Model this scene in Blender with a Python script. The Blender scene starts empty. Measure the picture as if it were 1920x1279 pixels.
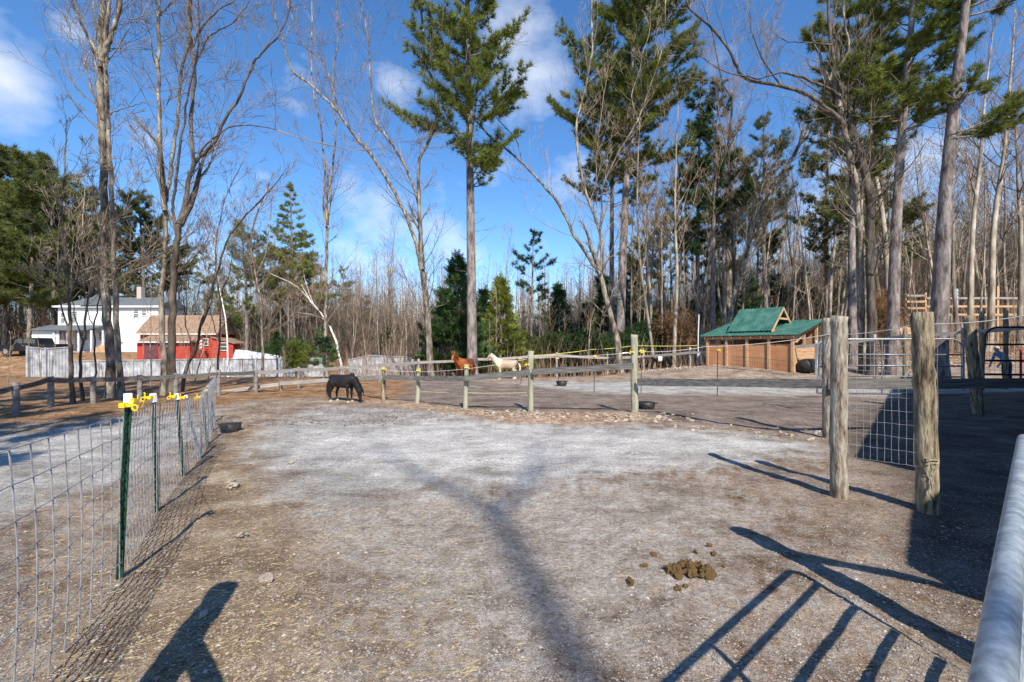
import bpy, math, random
import numpy as np
from mathutils import Vector, Matrix, noise, Euler
PI = math.pi
R = math.radians
scene = bpy.context.scene
C = scene.collection

# ---------------------------------------------------------------- camera
CAMZ, F, HY = 1.7, 853.33, 650.0
cam_d = bpy.data.cameras.new('camera'); cam = bpy.data.objects.new('camera', cam_d); C.objects.link(cam)
cam.location = (0, 0, CAMZ); cam.rotation_euler = (R(90), 0, 0)
cam_d.lens = 16; cam_d.sensor_width = 36; cam_d.clip_start = 0.05; cam_d.clip_end = 2000
cam_d.shift_y = (HY - 639.5) / 1920
scene.camera = cam
# ---------------------------------------------------------------- light
SUN_EL, SUN_AZ = R(43.5), R(167.0)      # azimuth clockwise from +Y, behind the camera and a little to the right
sd = bpy.data.lights.new('sun', 'SUN'); sd.energy = 4.6; sd.angle = R(0.5); sd.color = (1, .915, .79)
so = bpy.data.objects.new('sun', sd); C.objects.link(so)
sv = Vector((math.sin(SUN_AZ) * math.cos(SUN_EL), math.cos(SUN_AZ) * math.cos(SUN_EL), math.sin(SUN_EL)))
so.rotation_euler = sv.to_track_quat('Z', 'Y').to_euler(); so.location = (5, -20, 30)
world = bpy.data.worlds.new('World'); scene.world = world; world.use_nodes = True
wn, wl = world.node_tree.nodes, world.node_tree.links
wn.clear()
wo = wn.new('ShaderNodeOutputWorld'); bg = wn.new('ShaderNodeBackground'); bg.inputs[1].default_value = .1
sky = wn.new('ShaderNodeTexSky'); sky.sky_type = 'NISHITA'; sky.sun_disc = False
sky.sun_elevation = SUN_EL; sky.sun_rotation = SUN_AZ; sky.altitude = 300; sky.air_density = 1.0; sky.dust_density = .1; sky.ozone_density = 2.0
hs = wn.new('ShaderNodeHueSaturation'); hs.inputs['Saturation'].default_value = 1.16; hs.inputs['Value'].default_value = 1.2
tint = wn.new('ShaderNodeMix'); tint.data_type = 'RGBA'; tint.blend_type = 'MULTIPLY'; tint.inputs['Factor'].default_value = 1
tint.inputs['B'].default_value = (.90, .99, 1.11, 1); wl.new(sky.outputs[0], tint.inputs['A']); wl.new(tint.outputs['Result'], hs.inputs['Color'])
tc = wn.new('ShaderNodeTexCoord')
def wmath(op, a, b=None, clamp=False):
    n = wn.new('ShaderNodeMath'); n.operation = op; n.use_clamp = clamp
    for i, v in enumerate((a, b)):
        if v is None: continue
        if isinstance(v, (int, float)): n.inputs[i].default_value = v
        else: wl.new(v, n.inputs[i])
    return n.outputs[0]
CLOUDS = [(20, 125, 62, 1.0), (0, 25, 40, .6), (-30, 100, 80, .9), (975, 40, 75, .8), (1000, 150, 60, .72), (960, 220, 40, .6), (740, 135, 60, .7), (290, 250, 85, .5),
          (430, 385, 75, .8), (495, 330, 24, .7), (735, 430, 85, .72), (660, 470, 60, .6), (1560, 400, 150, .75), (1730, 330, 120, .8), (1240, 500, 130, .5),
          (1330, 130, 60, .4), (1420, 330, 80, .6), (1050, 560, 120, .55), (1880, 330, 90, .6), (560, 510, 70, .4), (920, 330, 60, .5), (1480, 480, 120, .8), (120, 60, 40, .5), (560, 190, 50, .55), (400, 250, 45, .5), (650, 330, 50, .5), (1080, 350, 60, .5), (870, 480, 70, .6), (1060, 620, 120, .7), (380, 470, 90, .6), (1260, 60, 50, .5)]
cn = wn.new('ShaderNodeTexNoise'); cn.inputs['Scale'].default_value = 5.5; cn.inputs['Detail'].default_value = 9; cn.inputs['Roughness'].default_value = .56
mp = wn.new('ShaderNodeMapping'); mp.inputs['Scale'].default_value = (1, 1, 1.7)
wl.new(tc.outputs['Generated'], mp.inputs[0]); wl.new(mp.outputs[0], cn.inputs['Vector'])
tot = None
for (px, py, rad, st) in CLOUDS:
    v = Vector(((px - 960) / F, 1, (HY - py) / F)); k = 1 / v.length; v.normalize()
    s = rad / F * k
    dp = wn.new('ShaderNodeVectorMath'); dp.operation = 'DOT_PRODUCT'; dp.inputs[1].default_value = v
    wl.new(tc.outputs['Generated'], dp.inputs[0])
    x = wmath('SUBTRACT', dp.outputs['Value'], 1.0)
    g = wmath('POWER', 2.718, wmath('MULTIPLY', x, 1.0 / (s * s)))
    g = wmath('MULTIPLY', g, st)
    tot = g if tot is None else wmath('MAXIMUM', tot, g)
mask = wmath('MULTIPLY', wmath('SUBTRACT', wmath('ADD', cn.outputs['Fac'], wmath('MULTIPLY', tot, .42)), .70), 2.3, True)
mx = wn.new('ShaderNodeMix'); mx.data_type = 'RGBA'
wl.new(mask, mx.inputs['Factor']); wl.new(hs.outputs[0], mx.inputs['A']); mx.inputs['B'].default_value = (6.6, 6.9, 7.4, 1)
wl.new(mx.outputs['Result'], bg.inputs[0]); wl.new(bg.outputs[0], wo.inputs[0])
scene.view_settings.view_transform = 'Standard'; scene.view_settings.look = 'None'; scene.view_settings.gamma = 1
scene.view_settings.exposure = 0.66; scene.view_settings.use_curve_mapping = False

# ---------------------------------------------------------------- terrain
def ss(a, b, t):
    t = max(0., min(1., (t - a) / (b - a))); return t * t * (3 - 2 * t)
def th(x, y):
    left = 1 - ss(-2, 10, x)
    z = -1.0 * ss(23, 40, y) * (.25 + .75 * left)
    z += 2.1 * ss(41, 52, y) * (1 - ss(-22, -8, x)) + 1.2 * ss(45, 70, y) * ss(-22, -8, x)
    q = .0042 * max(0, x - 6) * max(0, y - 18)
    z += 20 * (1 - math.exp(-q / 20))
    z += .42 * math.exp(-((x - 12.5) / 7) ** 2 - ((y - 25.5) / 4.5) ** 2)
    z += .10 * math.exp(-((y - (11.1 + .02 * x)) / .6) ** 2) * (ss(-4, -2, x) - ss(4, 6, x))
    if y > 12: z += .25 * ss(12, 40, y) * noise.noise((x * .12, y * .12, 3.1))
    return z
def th2(x, y):
    z = th(x, y); d = math.hypot(x, y)
    if d < 40:
        k = 1 - ss(15, 40, d)
        z += k * (.045 * noise.noise((x * .7, y * .7, 0)) + .022 * noise.noise((x * 2.6, y * 2.6, 5)) + .012 * noise.noise((x * 6, y * 6, 9)) + .006 * noise.noise((x * 15, y * 15, 4)))
    return z
def W(px, py, d): return Vector(((px - 960) / F * d, d, CAMZ - (py - HY) / F * d))
def G(px, d):
    x = (px - 960) / F * d; return Vector((x, d, th2(x, d)))
def Gp(px, py):
    d = 1.5
    while d < 150:
        p = W(px, py, d)
        if p.z <= th2(p.x, p.y): return Vector((p.x, p.y, th2(p.x, p.y)))
        d *= 1.01
    return W(px, py, 100)

# ---------------------------------------------------------------- mesh building
class MB:
    def __init__(s): s.V = []; s.Q = []; s.T = []; s.n = 0; s.mi = []
    def add(s, V, Q=None, T=None, mi=0):
        V = np.asarray(V, dtype=float).reshape(-1, 3)
        if Q is not None and len(Q): s.Q.append((np.asarray(Q, dtype=np.int64).reshape(-1, 4) + s.n, mi))
        if T is not None and len(T): s.T.append((np.asarray(T, dtype=np.int64).reshape(-1, 3) + s.n, mi))
        s.V.append(V); s.n += len(V); return s
    def tube(s, P, rad, k=6, cap=True, mi=0, flat=1.0):
        P = np.asarray([tuple(p) for p in P], dtype=float); n = len(P)
        rad = np.full(n, float(rad)) if np.isscalar(rad) else np.asarray(rad, dtype=float)
        t = np.empty_like(P); t[1:-1] = P[2:] - P[:-2]; t[0] = P[1] - P[0]; t[-1] = P[-1] - P[-2]
        t /= (np.linalg.norm(t, axis=1)[:, None] + 1e-9)
        m = np.abs(t.mean(axis=0)); ref = np.zeros(3); ref[int(np.argmin(m))] = 1
        u = np.cross(t, ref); u /= (np.linalg.norm(u, axis=1)[:, None] + 1e-9); v = np.cross(t, u)
        a = np.arange(k) * 2 * PI / k
        ring = u[:, None, :] * np.cos(a)[None, :, None] + v[:, None, :] * np.sin(a)[None, :, None] * flat
        V = (P[:, None, :] + ring * rad[:, None, None]).reshape(-1, 3)
        i = np.arange(n - 1)[:, None] * k; j = np.arange(k)[None, :]; j2 = (j + 1) % k
        Q = np.stack([i + j, i + j2, i + k + j2, i + k + j], axis=-1).reshape(-1, 4)
        s.add(V, Q, mi=mi)
        if cap:
            b = s.n - n * k; T = []
            for o in (0, (n - 1) * k):
                for q in range(1, k - 1): T.append((b + o, b + o + q, b + o + q + 1))
            s.T.append((np.array(T), mi))
        return s
    def box(s, c, size, rz=0, M=None, mi=0):
        hx, hy, hz = [q / 2 for q in size]
        vs = [Vector((x, y, z)) for x in (-hx, hx) for y in (-hy, hy) for z in (-hz, hz)]
        if M is None: M = Matrix.Rotation(rz, 3, 'Z')
        vs = [M @ v + Vector(c) for v in vs]
        s.add([tuple(v) for v in vs], [(0, 1, 3, 2), (4, 6, 7, 5), (0, 4, 5, 1), (2, 3, 7, 6), (0, 2, 6, 4), (1, 5, 7, 3)], mi=mi); return s
    def beam(s, a, b, w, h, mi=0, up=(0, 0, 1)):
        a, b = Vector(a), Vector(b); d = b - a; L = d.length; x = d.normalized()
        y = Vector(up).cross(x)
        if y.length < 1e-4: y = Vector((0, 1, 0)).cross(x)
        y.normalize(); z = x.cross(y)
        M = Matrix((x, y, z)).transposed()
        return s.box((a + b) / 2, (L, w, h), M=M, mi=mi)
    def prism(s, poly, axis, mi=0):      # extrude polygon (3d pts) by vector axis
        n = len(poly); ax = Vector(axis)
        V = [tuple(Vector(p)) for p in poly] + [tuple(Vector(p) + ax) for p in poly]
        Q = [(i, (i + 1) % n, n + (i + 1) % n, n + i) for i in range(n)]
        T = []
        for q in range(1, n - 1): T += [(0, q + 1, q), (n, n + q, n + q + 1)]
        s.add(V, Q, T, mi=mi); return s
    def mesh(s, name, mats, smooth=False):
        me = bpy.data.meshes.new(name)
        V = np.concatenate(s.V) if s.V else np.zeros((0, 3))
        Q = np.concatenate([q for q, _ in s.Q]) if s.Q else np.zeros((0, 4), dtype=np.int64)
        T = np.concatenate([q for q, _ in s.T]) if s.T else np.zeros((0, 3), dtype=np.int64)
        mi = np.concatenate([np.full(len(q), m) for q, m in s.Q] + [np.full(len(q), m) for q, m in s.T]) if (s.Q or s.T) else []
        me.vertices.add(len(V)); me.vertices.foreach_set('co', V.ravel())
        loops = np.concatenate([Q.ravel(), T.ravel()]).astype(np.int32)
        me.loops.add(len(loops)); me.loops.foreach_set('vertex_index', loops)
        st = np.concatenate([np.arange(len(Q)) * 4, len(Q) * 4 + np.arange(len(T)) * 3]).astype(np.int32)
        me.polygons.add(len(st)); me.polygons.foreach_set('loop_start', st)
        me.polygons.foreach_set('loop_total', np.concatenate([np.full(len(Q), 4), np.full(len(T), 3)]).astype(np.int32))
        me.polygons.foreach_set('material_index', np.asarray(mi, dtype=np.int32))
        me.polygons.foreach_set('use_smooth', np.full(len(st), bool(smooth)))
        me.update(calc_edges=True)
        for m in (mats if isinstance(mats, (list, tuple)) else [mats]): me.materials.append(m)
        return me
def link(name, me, parent=None):
    o = bpy.data.objects.new(name, me); C.objects.link(o)
    if parent is not None: o.parent = parent
    return o
def obj(name, mb, mats, parent=None, smooth=False, bevel=0):
    o = link(name, mb.mesh(name, mats, smooth), parent)
    if bevel:
        b = o.modifiers.new('bevel', 'BEVEL'); b.width = bevel; b.segments = 2; b.limit_method = 'ANGLE'
    return o
def tag(o, label=None, cat=None, group=None, kind=None):
    if label: o['label'] = label
    if cat: o['category'] = cat
    if group: o['group'] = group
    if kind: o['kind'] = kind
    return o
def thing(name, label, cat, loc=(0, 0, 0), rz=0, group=None):
    o = link(name, None); o.location = loc; o.rotation_euler = (0, 0, rz); o.empty_display_size = .2
    return tag(o, label, cat, group)
def dup(root, loc, rz=0, sc=(1, 1, 1), label=None):
    r = root.copy(); C.objects.link(r); r.location = loc; r.rotation_euler = (0, 0, rz); r.scale = sc
    if label: r['label'] = label
    for ch in KIDS[root.name]:
        c = ch.copy(); C.objects.link(c); c.parent = r
    return r
KIDS = {}

# ---------------------------------------------------------------- materials
MATS = {}
def nmat(name, cols, scale=5, rough=.85, bump=.3, bscale=None, stretch=(1, 1, 1), metal=0, detail=6, coord='Object', spec=.3, trans=0, rnd=0, lo=.35, hi=.65, bdist=.01):
    m = bpy.data.materials.new(name); m.use_nodes = True; n, l = m.node_tree.nodes, m.node_tree.links
    b = n['Principled BSDF']; b.inputs['Roughness'].default_value = rough; b.inputs['Metallic'].default_value = metal
    b.inputs['Specular IOR Level'].default_value = spec
    t = n.new('ShaderNodeTexCoord'); mp = n.new('ShaderNodeMapping'); mp.inputs['Scale'].default_value = stretch
    l.new(t.outputs[coord], mp.inputs[0])
    nz = n.new('ShaderNodeTexNoise'); nz.inputs['Scale'].default_value = scale; nz.inputs['Detail'].default_value = detail; nz.inputs['Roughness'].default_value = .62
    l.new(mp.outputs[0], nz.inputs[0])
    cr = n.new('ShaderNodeValToRGB'); e = cr.color_ramp.elements
    e[0].position = lo; e[1].position = hi; e[0].color = (*cols[0], 1); e[1].color = (*cols[-1], 1)
    for i, c in enumerate(cols[1:-1]):
        x = e.new(lo + (hi - lo) * (i + 1) / (len(cols) - 1)); x.color = (*c, 1)
    l.new(nz.outputs['Fac'], cr.inputs[0]); out = cr.outputs[0]
    if rnd:
        oi = n.new('ShaderNodeObjectInfo'); h = n.new('ShaderNodeHueSaturation'); l.new(out, h.inputs['Color'])
        mr = n.new('ShaderNodeMapRange'); mr.inputs['To Min'].default_value = 1 - rnd; mr.inputs['To Max'].default_value = 1 + rnd
        l.new(oi.outputs['Random'], mr.inputs[0]); l.new(mr.outputs[0], h.inputs['Value']); out = h.outputs[0]
    l.new(out, b.inputs['Base Color'])
    if bump:
        nb = n.new('ShaderNodeTexNoise'); nb.inputs['Scale'].default_value = bscale or scale * 3; nb.inputs['Detail'].default_value = 8
        l.new(mp.outputs[0], nb.inputs[0])
        bp = n.new('ShaderNodeBump'); bp.inputs['Strength'].default_value = bump; bp.inputs['Distance'].default_value = bdist
        l.new(nb.outputs['Fac'], bp.inputs['Height']); l.new(bp.outputs[0], b.inputs['Normal'])
    if trans:
        tr = n.new('ShaderNodeBsdfTranslucent'); l.new(out, tr.inputs[0]); ms = n.new('ShaderNodeMixShader'); ms.inputs[0].default_value = trans
        l.new(b.outputs[0], ms.inputs[1]); l.new(tr.outputs[0], ms.inputs[2]); l.new(ms.outputs[0], n['Material Output'].inputs[0])
    MATS[name] = m; return m
M_bark = nmat('grey_bark', [(.04, .028, .02), (.13, .10, .078), (.27, .235, .185), (.40, .38, .31)], 6, .9, 1.0, 14, (1, 1, .28), rnd=.12, lo=.34, hi=.68, bdist=.03)
M_bark_far = nmat('brown_bark', [(.09, .07, .05), (.25, .205, .155), (.42, .37, .30)], 2.5, .9, 0, stretch=(1, 1, .3), rnd=.32)
M_barkp = nmat('pine_bark', [(.065, .05, .045), (.20, .165, .15), (.33, .29, .275)], 5, .92, 1.0, 10, (1, 1, .3), rnd=.1, bdist=.04)
M_barkd = nmat('dark_bark', [(.03, .022, .018), (.09, .07, .055), (.17, .145, .115)], 4, .92, .9, 14, (1, 1, .25), bdist=.03)
M_birch = nmat('birch_bark', [(.12, .10, .085), (.62, .58, .52), (.75, .72, .66)], 3, .7, .2, stretch=(1, 1, 2), lo=.3, hi=.5)
M_twig = nmat('twig_bark', [(.17, .13, .095), (.33, .27, .205)], 1.5, .9, 0, rnd=.25)
M_twigr = nmat('reddish_twig_bark', [(.19, .125, .085), (.34, .25, .18)], .6, .9, 0, rnd=.25)
M_thick = nmat('thicket_bark', [(.035, .026, .018), (.11, .082, .058), (.26, .21, .16)], 2.2, .9, 0, stretch=(1, 1, .15), lo=.34, hi=.66)
M_pine = nmat('pine_needles', [(.07, .095, .02), (.18, .215, .035), (.30, .32, .065)], .55, .55, 0, trans=.45, rnd=.18, lo=.3, hi=.7, spec=.35)
M_pined = nmat('dull_pine_needles', [(.055, .075, .025), (.145, .17, .045), (.25, .255, .08)], .4, .6, 0, trans=.4, rnd=.25, lo=.3, hi=.7)
M_hem = nmat('hemlock_needles', [(.018, .045, .015), (.04, .085, .022), (.075, .13, .032)], .8, .55, 0, trans=.2, rnd=.25, lo=.3, hi=.7)
M_leafdry = nmat('dry_leaves', [(.10, .045, .02), (.27, .14, .06), (.42, .27, .13)], 2.2, .8, 0, trans=.2, lo=.3, hi=.7)
M_wood = nmat('weathered_wood', [(.10, .085, .075), (.22, .195, .175), (.33, .30, .275)], 3, .9, .6, 20, (1, 1, 6), lo=.3, hi=.7)
M_board = nmat('dark_board_wood', [(.045, .043, .042), (.12, .115, .11), (.22, .205, .19)], 3, .85, .6, 12, (.5, 3, 14), lo=.3, hi=.7)
M_rail = nmat('grey_rail_wood', [(.16, .145, .13), (.33, .30, .275), (.46, .43, .39)], 3, .9, .5, 12, (.5, 3, 12), lo=.3, hi=.7)
M_post = nmat('treated_post_wood', [(.05, .037, .025), (.19, .15, .10), (.30, .25, .165), (.43, .36, .25)], 4.5, .9, 1, 12, (4, 4, .7), lo=.36, hi=.66, bdist=.02)
M_postg = nmat('green_treated_wood', [(.13, .125, .08), (.31, .31, .225), (.45, .43, .34)], 3.0, .9, .7, 9, (4, 4, .5), lo=.28, hi=.72, bdist=.008)
M_postgrey = nmat('silvered_post_wood', [(.06, .045, .035), (.22, .18, .135), (.33, .30, .24), (.44, .41, .36)], 4.5, .9, 1, 12, (4, 4, .8), lo=.36, hi=.66, bdist=.02)
M_newwood = nmat('new_pine_wood', [(.34, .19, .10), (.50, .31, .17), (.60, .41, .25)], 2, .75, .25, 20, (1, 1, 8), lo=.3, hi=.7)
M_newwood2 = nmat('orange_stained_board', [(.38, .17, .075), (.47, .23, .11), (.54, .29, .155)], 1.4, .8, .2, 30, (1, 1, .5), lo=.3, hi=.7)
M_greenroof = nmat('green_metal_roof', [(.03, .10, .08), (.045, .15, .12), (.085, .19, .155)], 2.5, .5, .05, spec=.5)
M_galv = nmat('galvanised_steel', [(.30, .33, .36), (.48, .51, .54)], 30, .38, .2, 60, metal=.75, spec=.5, bdist=.002)
M_galvb = nmat('galvanised_gate_tube', [(.20, .25, .30), (.40, .46, .50), (.62, .68, .72)], 28, .45, .5, 120, metal=.55, spec=.5, bdist=.001, lo=.3, hi=.7)
M_wire = nmat('galvanised_wire', [(.20, .205, .22), (.38, .385, .40)], 20, .5, 0, metal=.3, spec=.4)
M_stake = nmat('green_stake_paint', [(.012, .045, .027), (.025, .075, .045)], 12, .5, .2)
M_white = nmat('white_plastic', [(.62, .62, .62), (.78, .78, .77)], 8, .5, 0)
M_yellow = nmat('yellow_plastic', [(.78, .50, .01), (.88, .62, .015)], 8, .4, 0)
M_rope = nmat('yellow_rope', [(.55, .50, .10), (.68, .62, .2)], 8, .6, 0)
M_ropew = nmat('white_rope', [(.58, .57, .53), (.72, .71, .67)], 8, .6, 0)
M_twine = nmat('tan_twine', [(.30, .25, .16), (.50, .44, .32)], 20, .9, .3)
M_black = nmat('black_rubber', [(.012, .012, .013), (.035, .035, .036)], 6, .55, .1)
M_darkmetal = nmat('dark_gate_paint', [(.02, .02, .026), (.05, .045, .055)], 10, .4, .1)
M_stone = nmat('pale_stone', [(.20, .15, .11), (.36, .30, .24), (.50, .45, .38)], 6, .9, .6, 25, rnd=.3, bdist=.01)
M_stoneg = nmat('grey_stone', [(.20, .19, .18), (.36, .34, .32)], 6, .9, .5, 25, rnd=.3)
M_pebble = nmat('pebbles', [(.14, .11, .09), (.27, .235, .21), (.44, .41, .38)], 9, .95, 0, coord='Object', lo=.3, hi=.7)
M_manure = nmat('manure', [(.05, .028, .01), (.16, .095, .035), (.25, .16, .065)], 25, .85, .8, 60, bdist=.01)
M_straw = nmat('straw', [(.27, .20, .10), (.46, .38, .23)], 3, .8, 0)
M_housew = nmat('white_clapboard', [(.66, .67, .68), (.78, .78, .78)], 2, .7, .15, stretch=(.2, .2, 6))
M_shingle = nmat('grey_shingle', [(.07, .085, .095), (.15, .17, .18)], 6, .9, .3)
M_brownroof = nmat('brown_shingle', [(.20, .125, .08), (.31, .215, .15)], 4, .9, .3)
M_red = nmat('red_clapboard', [(.36, .035, .025), (.50, .06, .035)], 3, .75, .15, stretch=(.2, .2, 6))
M_trim = nmat('cream_trim', [(.60, .57, .50), (.70, .67, .60)], 5, .7, 0)
M_maroon = nmat('maroon_door_paint', [(.10, .035, .045), (.16, .05, .06)], 5, .6, 0)
M_glass = nmat('window_glass', [(.02, .03, .035), (.05, .065, .07)], 1.5, .12, 0, spec=.8)
M_brick = nmat('chimney_brick', [(.40, .34, .30), (.52, .46, .42)], 8, .9, .2)
M_paint_blk = nmat('black_car_paint', [(.004, .004, .006), (.007, .007, .009)], 1, .32, 0, spec=.35)
M_chrome = nmat('wheel_metal', [(.4, .4, .42), (.55, .55, .57)], 5, .3, 0, metal=.8)
M_lightlens = nmat('lamp_lens', [(.6, .6, .62), (.7, .7, .72)], 5, .2, 0)
M_vinyl = nmat('shade_mottled_white_panel', [(.17, .175, .185), (.34, .35, .37), (.54, .55, .57)], 2.8, .6, .1, stretch=(1, 1, .6), lo=.3, hi=.7)  # grey mottle paints dappled tree shade onto the white panels
M_barnwood = nmat('barn_board', [(.12, .09, .07), (.22, .17, .13)], 3, .9, .3, stretch=(3, 3, .4))
M_tarp = nmat('white_tarp', [(.66, .66, .68), (.78, .78, .79)], 1.5, .5, .5, 4, bdist=.05)
M_blueflag = nmat('flag_blue', [(.03, .05, .20), (.04, .06, .24)], 5, .8, 0)
M_redflag = nmat('flag_red', [(.5, .03, .04), (.58, .04, .05)], 5, .8, 0)

# ---------------------------------------------------------------- ground sheet
def inpoly(x, y, poly):
    r = False; j = len(poly) - 1
    for i in range(len(poly)):
        a, b = poly[i], poly[j]
        if (a[1] > y) != (b[1] > y) and x < (b[0] - a[0]) * (y - a[1]) / (b[1] - a[1]) + a[0]: r = not r
        j = i
    return r
def pdist(x, y, poly):   # vectorised signed distance, inside positive
    d = np.full(x.shape, 1e9); ins = np.zeros(x.shape, bool); n = len(poly); j = n - 1
    for i in range(n):
        (ax, ay), (bx, by) = poly[j], poly[i]
        vx, vy = bx - ax, by - ay; t = np.clip(((x - ax) * vx + (y - ay) * vy) / (vx * vx + vy * vy + 1e-9), 0, 1)
        d = np.minimum(d, np.hypot(x - ax - t * vx, y - ay - t * vy))
        c = ((by > y) != (ay > y)) & (x < (ax - bx) * (y - by) / (ay - by + 1e-12) + bx); ins ^= c; j = i
    return np.where(ins, d, -d)
def flat(pts): return [((px - 960) / F * (CAMZ * F / (py - HY)), CAMZ * F / (py - HY)) for px, py in pts]
GRAVEL = flat([(470, 835), (520, 790), (600, 764), (760, 765), (870, 785), (1000, 795), (1200, 800), (1400, 812), (1530, 835), (1540, 850), (1400, 862), (1180, 884), (1040, 902), (960, 925), (760, 925), (620, 950), (540, 925), (510, 880)])
CORE = flat([(600, 815), (760, 795), (1100, 806), (1380, 818), (1460, 838), (1240, 868), (980, 895), (800, 890), (640, 870), (560, 840)])
DRIVE = flat([(-900, 1000), (-900, 800), (-200, 790), (60, 812), (200, 786), (330, 775), (385, 772), (372, 800), (330, 850), (250, 905), (120, 930), (0, 985), (-300, 1100)])
PADG = flat([(990, 716), (1180, 720), (1400, 723), (1560, 724), (1800, 726), (2300, 728), (2300, 738), (1560, 741), (1150, 739), (990, 726)])
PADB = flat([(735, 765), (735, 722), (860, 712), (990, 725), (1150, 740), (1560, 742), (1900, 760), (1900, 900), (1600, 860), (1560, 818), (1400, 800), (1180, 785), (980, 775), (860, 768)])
SHADE_MUD = [(3.1, .2), (2.95, 3.4), (4.3, 5.0), (5.3, 6.4), (5.3, 7.3), (8.2, 11), (14, 16), (40, 22), (40, -10), (4, -10)]  # follows the barn shadow outline; mud colour painted darker to deepen that shadow
LEAFY = flat([(-400, 900), (-200, 800), (0, 790), (210, 782), (390, 765), (470, 752), (600, 745), (700, 752), (760, 744), (770, 715), (1000, 707), (1200, 702), (1560, 706), (1920, 706), (4000, 700), (4000, 668), (1500, 668), (960, 660), (-3000, 660), (-3000, 900)])
BAND = flat([(700, 748), (790, 756), (880, 766), (1000, 772), (1200, 780), (1230, 790), (1100, 797), (960, 794), (850, 782), (760, 766), (690, 757)])
PATH = flat([(640, 920), (980, 900), (1300, 900), (1420, 960), (1330, 1100), (1250, 1300), (800, 1400), (620, 1150), (560, 980)])
LEFTTAN = flat([(430, 800), (520, 800), (500, 860), (520, 920), (560, 1010), (600, 1110), (540, 1280), (120, 1280), (230, 1090), (300, 960), (370, 860)])
def build_ground():
    n, m = 470, 470
    u = np.linspace(-1, 1, n); v = np.linspace(-.62, 1, m)
    X = 260 * np.sinh(5.9 * u) / math.sinh(5.9); Y = 300 * np.sinh(5.9 * v) / math.sinh(5.9) + 2.2
    XX, YY = np.meshgrid(X, Y)
    V = np.empty((m * n, 3)); V[:, 0] = XX.ravel(); V[:, 1] = YY.ravel()
    V[:, 2] = [th2(a, b) for a, b in zip(V[:, 0], V[:, 1])]
    i = np.arange(m - 1)[:, None] * n + np.arange(n - 1)[None, :]; i = i.ravel()
    mb = MB(); mb.add(V, np.stack([i, i + 1, i + n + 1, i + n], 1))
    m_ = bpy.data.materials.new('ground_earth'); m_.use_nodes = True; N, L = m_.node_tree.nodes, m_.node_tree.links
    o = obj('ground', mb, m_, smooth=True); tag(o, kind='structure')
    def att(name, val):
        a = o.data.attributes.new(name, 'FLOAT', 'POINT'); a.data.foreach_set('value', np.clip(val, 0, 1).astype(np.float32))
    x, y = V[:, 0], V[:, 1]
    soft = lambda poly, w: .5 + pdist(x, y, poly) / w
    att('gravel', np.maximum.reduce([soft(GRAVEL, 1.6), soft(DRIVE, 1.6), soft(PADG, 3)]))
    att('core', np.maximum.reduce([soft(CORE, 3.0), soft(DRIVE, 3) * .45, soft(PADG, 4) * .3]))
    att('padb', soft(PADB, 1.4)); att('shade_mud', soft(SHADE_MUD, .8)); att('leaf', np.maximum(soft(LEAFY, 1.8), (y - 24.5) / 3)); att('band', soft(BAND, .7)); att('path', soft(PATH, 2.2)); att('tan', soft(LEFTTAN, 1.2))
    def A(nm):
        a = N.new('ShaderNodeAttribute'); a.attribute_name = nm; return a.outputs['Fac']
    tc = N.new('ShaderNodeTexCoord')
    def NZ(sc, det=6, ro=.6, st=None):
        z = N.new('ShaderNodeTexNoise'); z.inputs['Scale'].default_value = sc; z.inputs['Detail'].default_value = det; z.inputs['Roughness'].default_value = ro
        if st:
            mp = N.new('ShaderNodeMapping'); mp.inputs['Scale'].default_value = st; L.new(tc.outputs['Object'], mp.inputs[0]); L.new(mp.outputs[0], z.inputs[0])
        else: L.new(tc.outputs['Object'], z.inputs[0])
        return z.outputs['Fac']
    def MA(op, a, b, c=None, clamp=False):
        k = N.new('ShaderNodeMath'); k.operation = op; k.use_clamp = clamp
        for q, s_ in enumerate((a, b, c)):
            if s_ is None: continue
            if isinstance(s_, (int, float)): k.inputs[q].default_value = s_
            else: L.new(s_, k.inputs[q])
        return k.outputs[0]
    def RAMP(f, *st):
        r = N.new('ShaderNodeValToRGB'); e = r.color_ramp.elements
        e[0].position, e[0].color = st[0][0], (*st[0][1], 1); e[1].position, e[1].color = st[-1][0], (*st[-1][1], 1)
        for p, c in st[1:-1]: q = e.new(p); q.color = (*c, 1)
        L.new(f, r.inputs[0]); return r.outputs[0]
    def MIX(f, a, b):
        k = N.new('ShaderNodeMix'); k.data_type = 'RGBA'; L.new(f, k.inputs['Factor']); L.new(a, k.inputs['A']); L.new(b, k.inputs['B']); return k.outputs['Result']
    big = NZ(.35, 5); med = NZ(1.6, 7, .65); fine = NZ(28, 5, .75); vfine = NZ(95, 4, .8); mid2 = NZ(6.5, 6, .7)
    grain = MA('ADD', MA('MULTIPLY', fine, .5), MA('MULTIPLY', vfine, .5))
    def edge(nm, k=1.5):   # noise-eaten region edge
        return MA('ADD', MA('MULTIPLY', MA('SUBTRACT', A(nm), .5), 2.2), MA('ADD', MA('MULTIPLY', MA('SUBTRACT', med, .5), k * 2.2), MA('ADD', MA('MULTIPLY', MA('SUBTRACT', mid2, .5), k * 1.1), .5)), clamp=True)
    dirt = RAMP(med, (.32, (.12, .075, .045)), (.45, (.225, .155, .105)), (.55, (.33, .25, .185)), (.68, (.41, .35, .285)))
    grey = RAMP(big, (.35, (.28, .25, .22)), (.65, (.38, .345, .305)))
    col = MIX(MA('MULTIPLY', MA('SUBTRACT', mid2, .42), 4.2, clamp=True), dirt, grey)
    col = MIX(MA('MULTIPLY', edge('path', 1.2), .72), col, RAMP(mid2, (.3, (.30, .255, .215)), (.5, (.40, .36, .32)), (.7, (.50, .465, .43))))
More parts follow.
